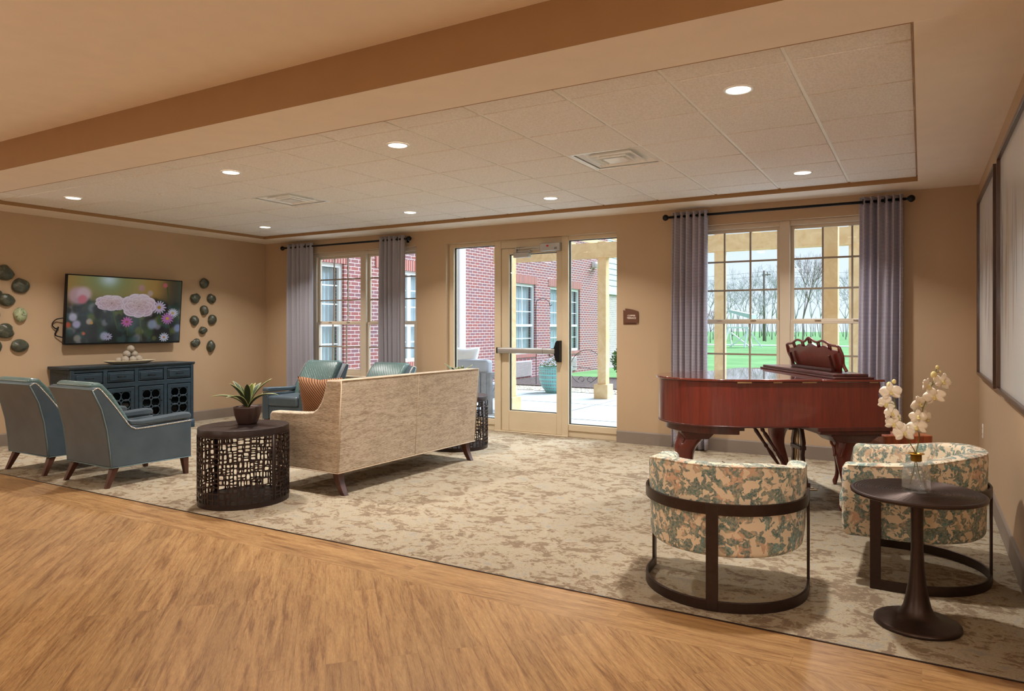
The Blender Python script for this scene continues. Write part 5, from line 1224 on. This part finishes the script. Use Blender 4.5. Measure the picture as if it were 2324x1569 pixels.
x, y = far(1822, 48); tree('young budding tree on the lawn, seen right of the window centre post', x, y, 6.6, 4, 'bark', spread=.30, depth=6, trunk=.06)
TG = 'bare trees along the far edge of the lawn'
protos = [tree('', 0, 0, 9, 30 + k, 'pale_bark', group=TG, spread=.42, depth=5, trunk=.06) for k in range(3)]
PXS = [1605, 1618, 1633, 1650, 1662, 1676, 1688, 1699, 1712, 1724, 1738, 1752, 1764, 1792, 1806, 1840, 1862, 1872, 1920, 1932, 1950, 1968, 1990]
rq = random.Random(8)
for i, px in enumerate(PXS):
    x, y = far(px, 66 + 34 * ((i * 7) % 23) / 23); o = protos[i] if i < 3 else dup(protos[i % 3]); o.location = (x, y, GZ); o.rotation_euler = (0, 0, rq.uniform(0, 6)); s_ = rq.uniform(.75, 1.15) * y / 90; o.scale = (s_, s_, s_ * 1.02)
    o['label'] = 'pale bare tree in the thicket along the far edge of the lawn'
m = MB()
for k in range(240):
    x = -60 + k * .5 + rq.uniform(-.2, .2); yy = 104 + rq.uniform(-2, 2); hh = rq.uniform(1.6, 3.6)
    for _ in range(3): m.tube([(x, yy, GZ), (x + rq.uniform(-.6, .6), yy, GZ + hh * rq.uniform(.6, 1))], .03, 3)
tag(m.build('undergrowth', 'pale_bark', kind='stuff'), 'grey-pink brush filling the foot of the far tree line', 'undergrowth')
x, y = far(1612, 60); o = tree('pink flowering tree at the left edge of the big window view', x, y, 3.4, 77, 'bark', spread=.5, depth=5, name='flowering_tree', bloom='pink_bloom', trunk=.08)
x, y = far(1734, 70); up = thing('utility_pole', 'wooden utility pole with cross arm rising above the far trees', 'utility pole', (x, y, GZ))
m = MB(); m.tube([(0, 0, 0), (0, 0, 6.7)], [.13, .10], 8); m.bar((-.2, 0, 6.3), (.6, 0, 6.3), .1); m.bar((.3, 0, 6.2), (.3, 0, 6.55), .08); m.build('pole_shaft', 'pole_wood', up)
m = MB()
for dz, x1_ in ((6.6, -30), (6.2, -30), (6.6, 30), (6.1, 30)):
    m.tube([(x1_ * k / 12, 4 * k / 12, dz + .4 * ((k / 6 - 1) ** 2 - 1)) for k in range(13)], .012, 3)
m.build('power_line', 'pole_wood', up)
x, y = far(1675, 48); sw = thing('garden_swing', 'white A-frame garden swing with blue canopy far out on the lawn', 'swing', (x, y, GZ), -.2)
m = MB()
for s_ in (-.7, .7):
    m.bar((s_, -.6, 0), (s_ * .95, 0, 1.3), .09); m.bar((s_, .6, 0), (s_ * .95, 0, 1.3), .09)
m.bar((-.75, 0, 1.3), (.75, 0, 1.3), .09); m.bar((-.7, .3, .0), (.6, .3, .95), .08); m.bar((.7, .3, 0), (-.6, .3, .95), .08); m.bar((.7, .0, 1.2), (1.5, .3, 0), .09); m.bar((-.7, 0, 1.2), (-1.5, .3, 0), .09); m.bar((-.5, 0, 1.3), (-.5, 0, 2.6), .08)
m.build('swing_frame', 'white_paint', sw)
m = MB(); m.prism([(-.75, 1.95), (1.0, 2.1), (1.0, 2.0), (.8, 1.6), (-.75, 1.9)] if False else [(-.5, 2.5), (1.1, 2.15), (1.1, 1.85), (-.5, 2.35)], 'y', -.4, .4); m.build('canopy', 'siding', sw)

# ------------------------------------------------------------------ world, sun, camera
w = bpy.data.worlds.new('sky'); SC.world = w; w.use_nodes = True; nt = w.node_tree; bg = nt.nodes['Background']
tc = nt.nodes.new('ShaderNodeTexCoord'); sp = nt.nodes.new('ShaderNodeSeparateXYZ'); rp_ = nt.nodes.new('ShaderNodeValToRGB')
nt.links.new(tc.outputs['Generated'], sp.inputs[0]); nt.links.new(sp.outputs[2], rp_.inputs[0]); nt.links.new(rp_.outputs[0], bg.inputs[0])
e = rp_.color_ramp.elements; e[0].position = 0.0; e[0].color = rgb(226, 236, 246); e[1].position = 0.35; e[1].color = rgb(186, 212, 240)
bg.inputs[1].default_value = 1.15
S = bpy.data.lights.new('sun', 'SUN'); S.energy = 10; S.angle = math.radians(50); S.color = (.80, .90, 1.0); so_ = bpy.data.objects.new('sun', S); COL.objects.link(so_)
so_.rotation_euler = (math.radians(-44), math.radians(30), 0)   # light falls from above, slightly towards the wing wall
cd = bpy.data.cameras.new('camera'); cam = bpy.data.objects.new('camera', cd); COL.objects.link(cam); SC.camera = cam
cd.sensor_fit = 'HORIZONTAL'; cd.sensor_width = 36; cd.lens = 1602.85 / 2324 * 36; cd.clip_start = .05; cd.clip_end = 500
cd.shift_x = -(1176.4 - 1162) / 2324; cd.shift_y = (742.06 - 784.5) / 2324
cam.location = (0, 0, 1.333); cam.rotation_euler = (PI / 2, 0, .519)
SC.view_settings.view_transform = 'Standard'; SC.view_settings.look = 'None'; SC.view_settings.gamma = 1.0; SC.view_settings.exposure = 0.18
SC.view_settings.use_curve_mapping = False
SC.cycles.max_bounces = 10; SC.cycles.diffuse_bounces = 6; SC.cycles.transparent_max_bounces = 12; SC.cycles.sample_clamp_indirect = 6; SC.cycles.caustics_reflective = False; SC.cycles.caustics_refractive = False
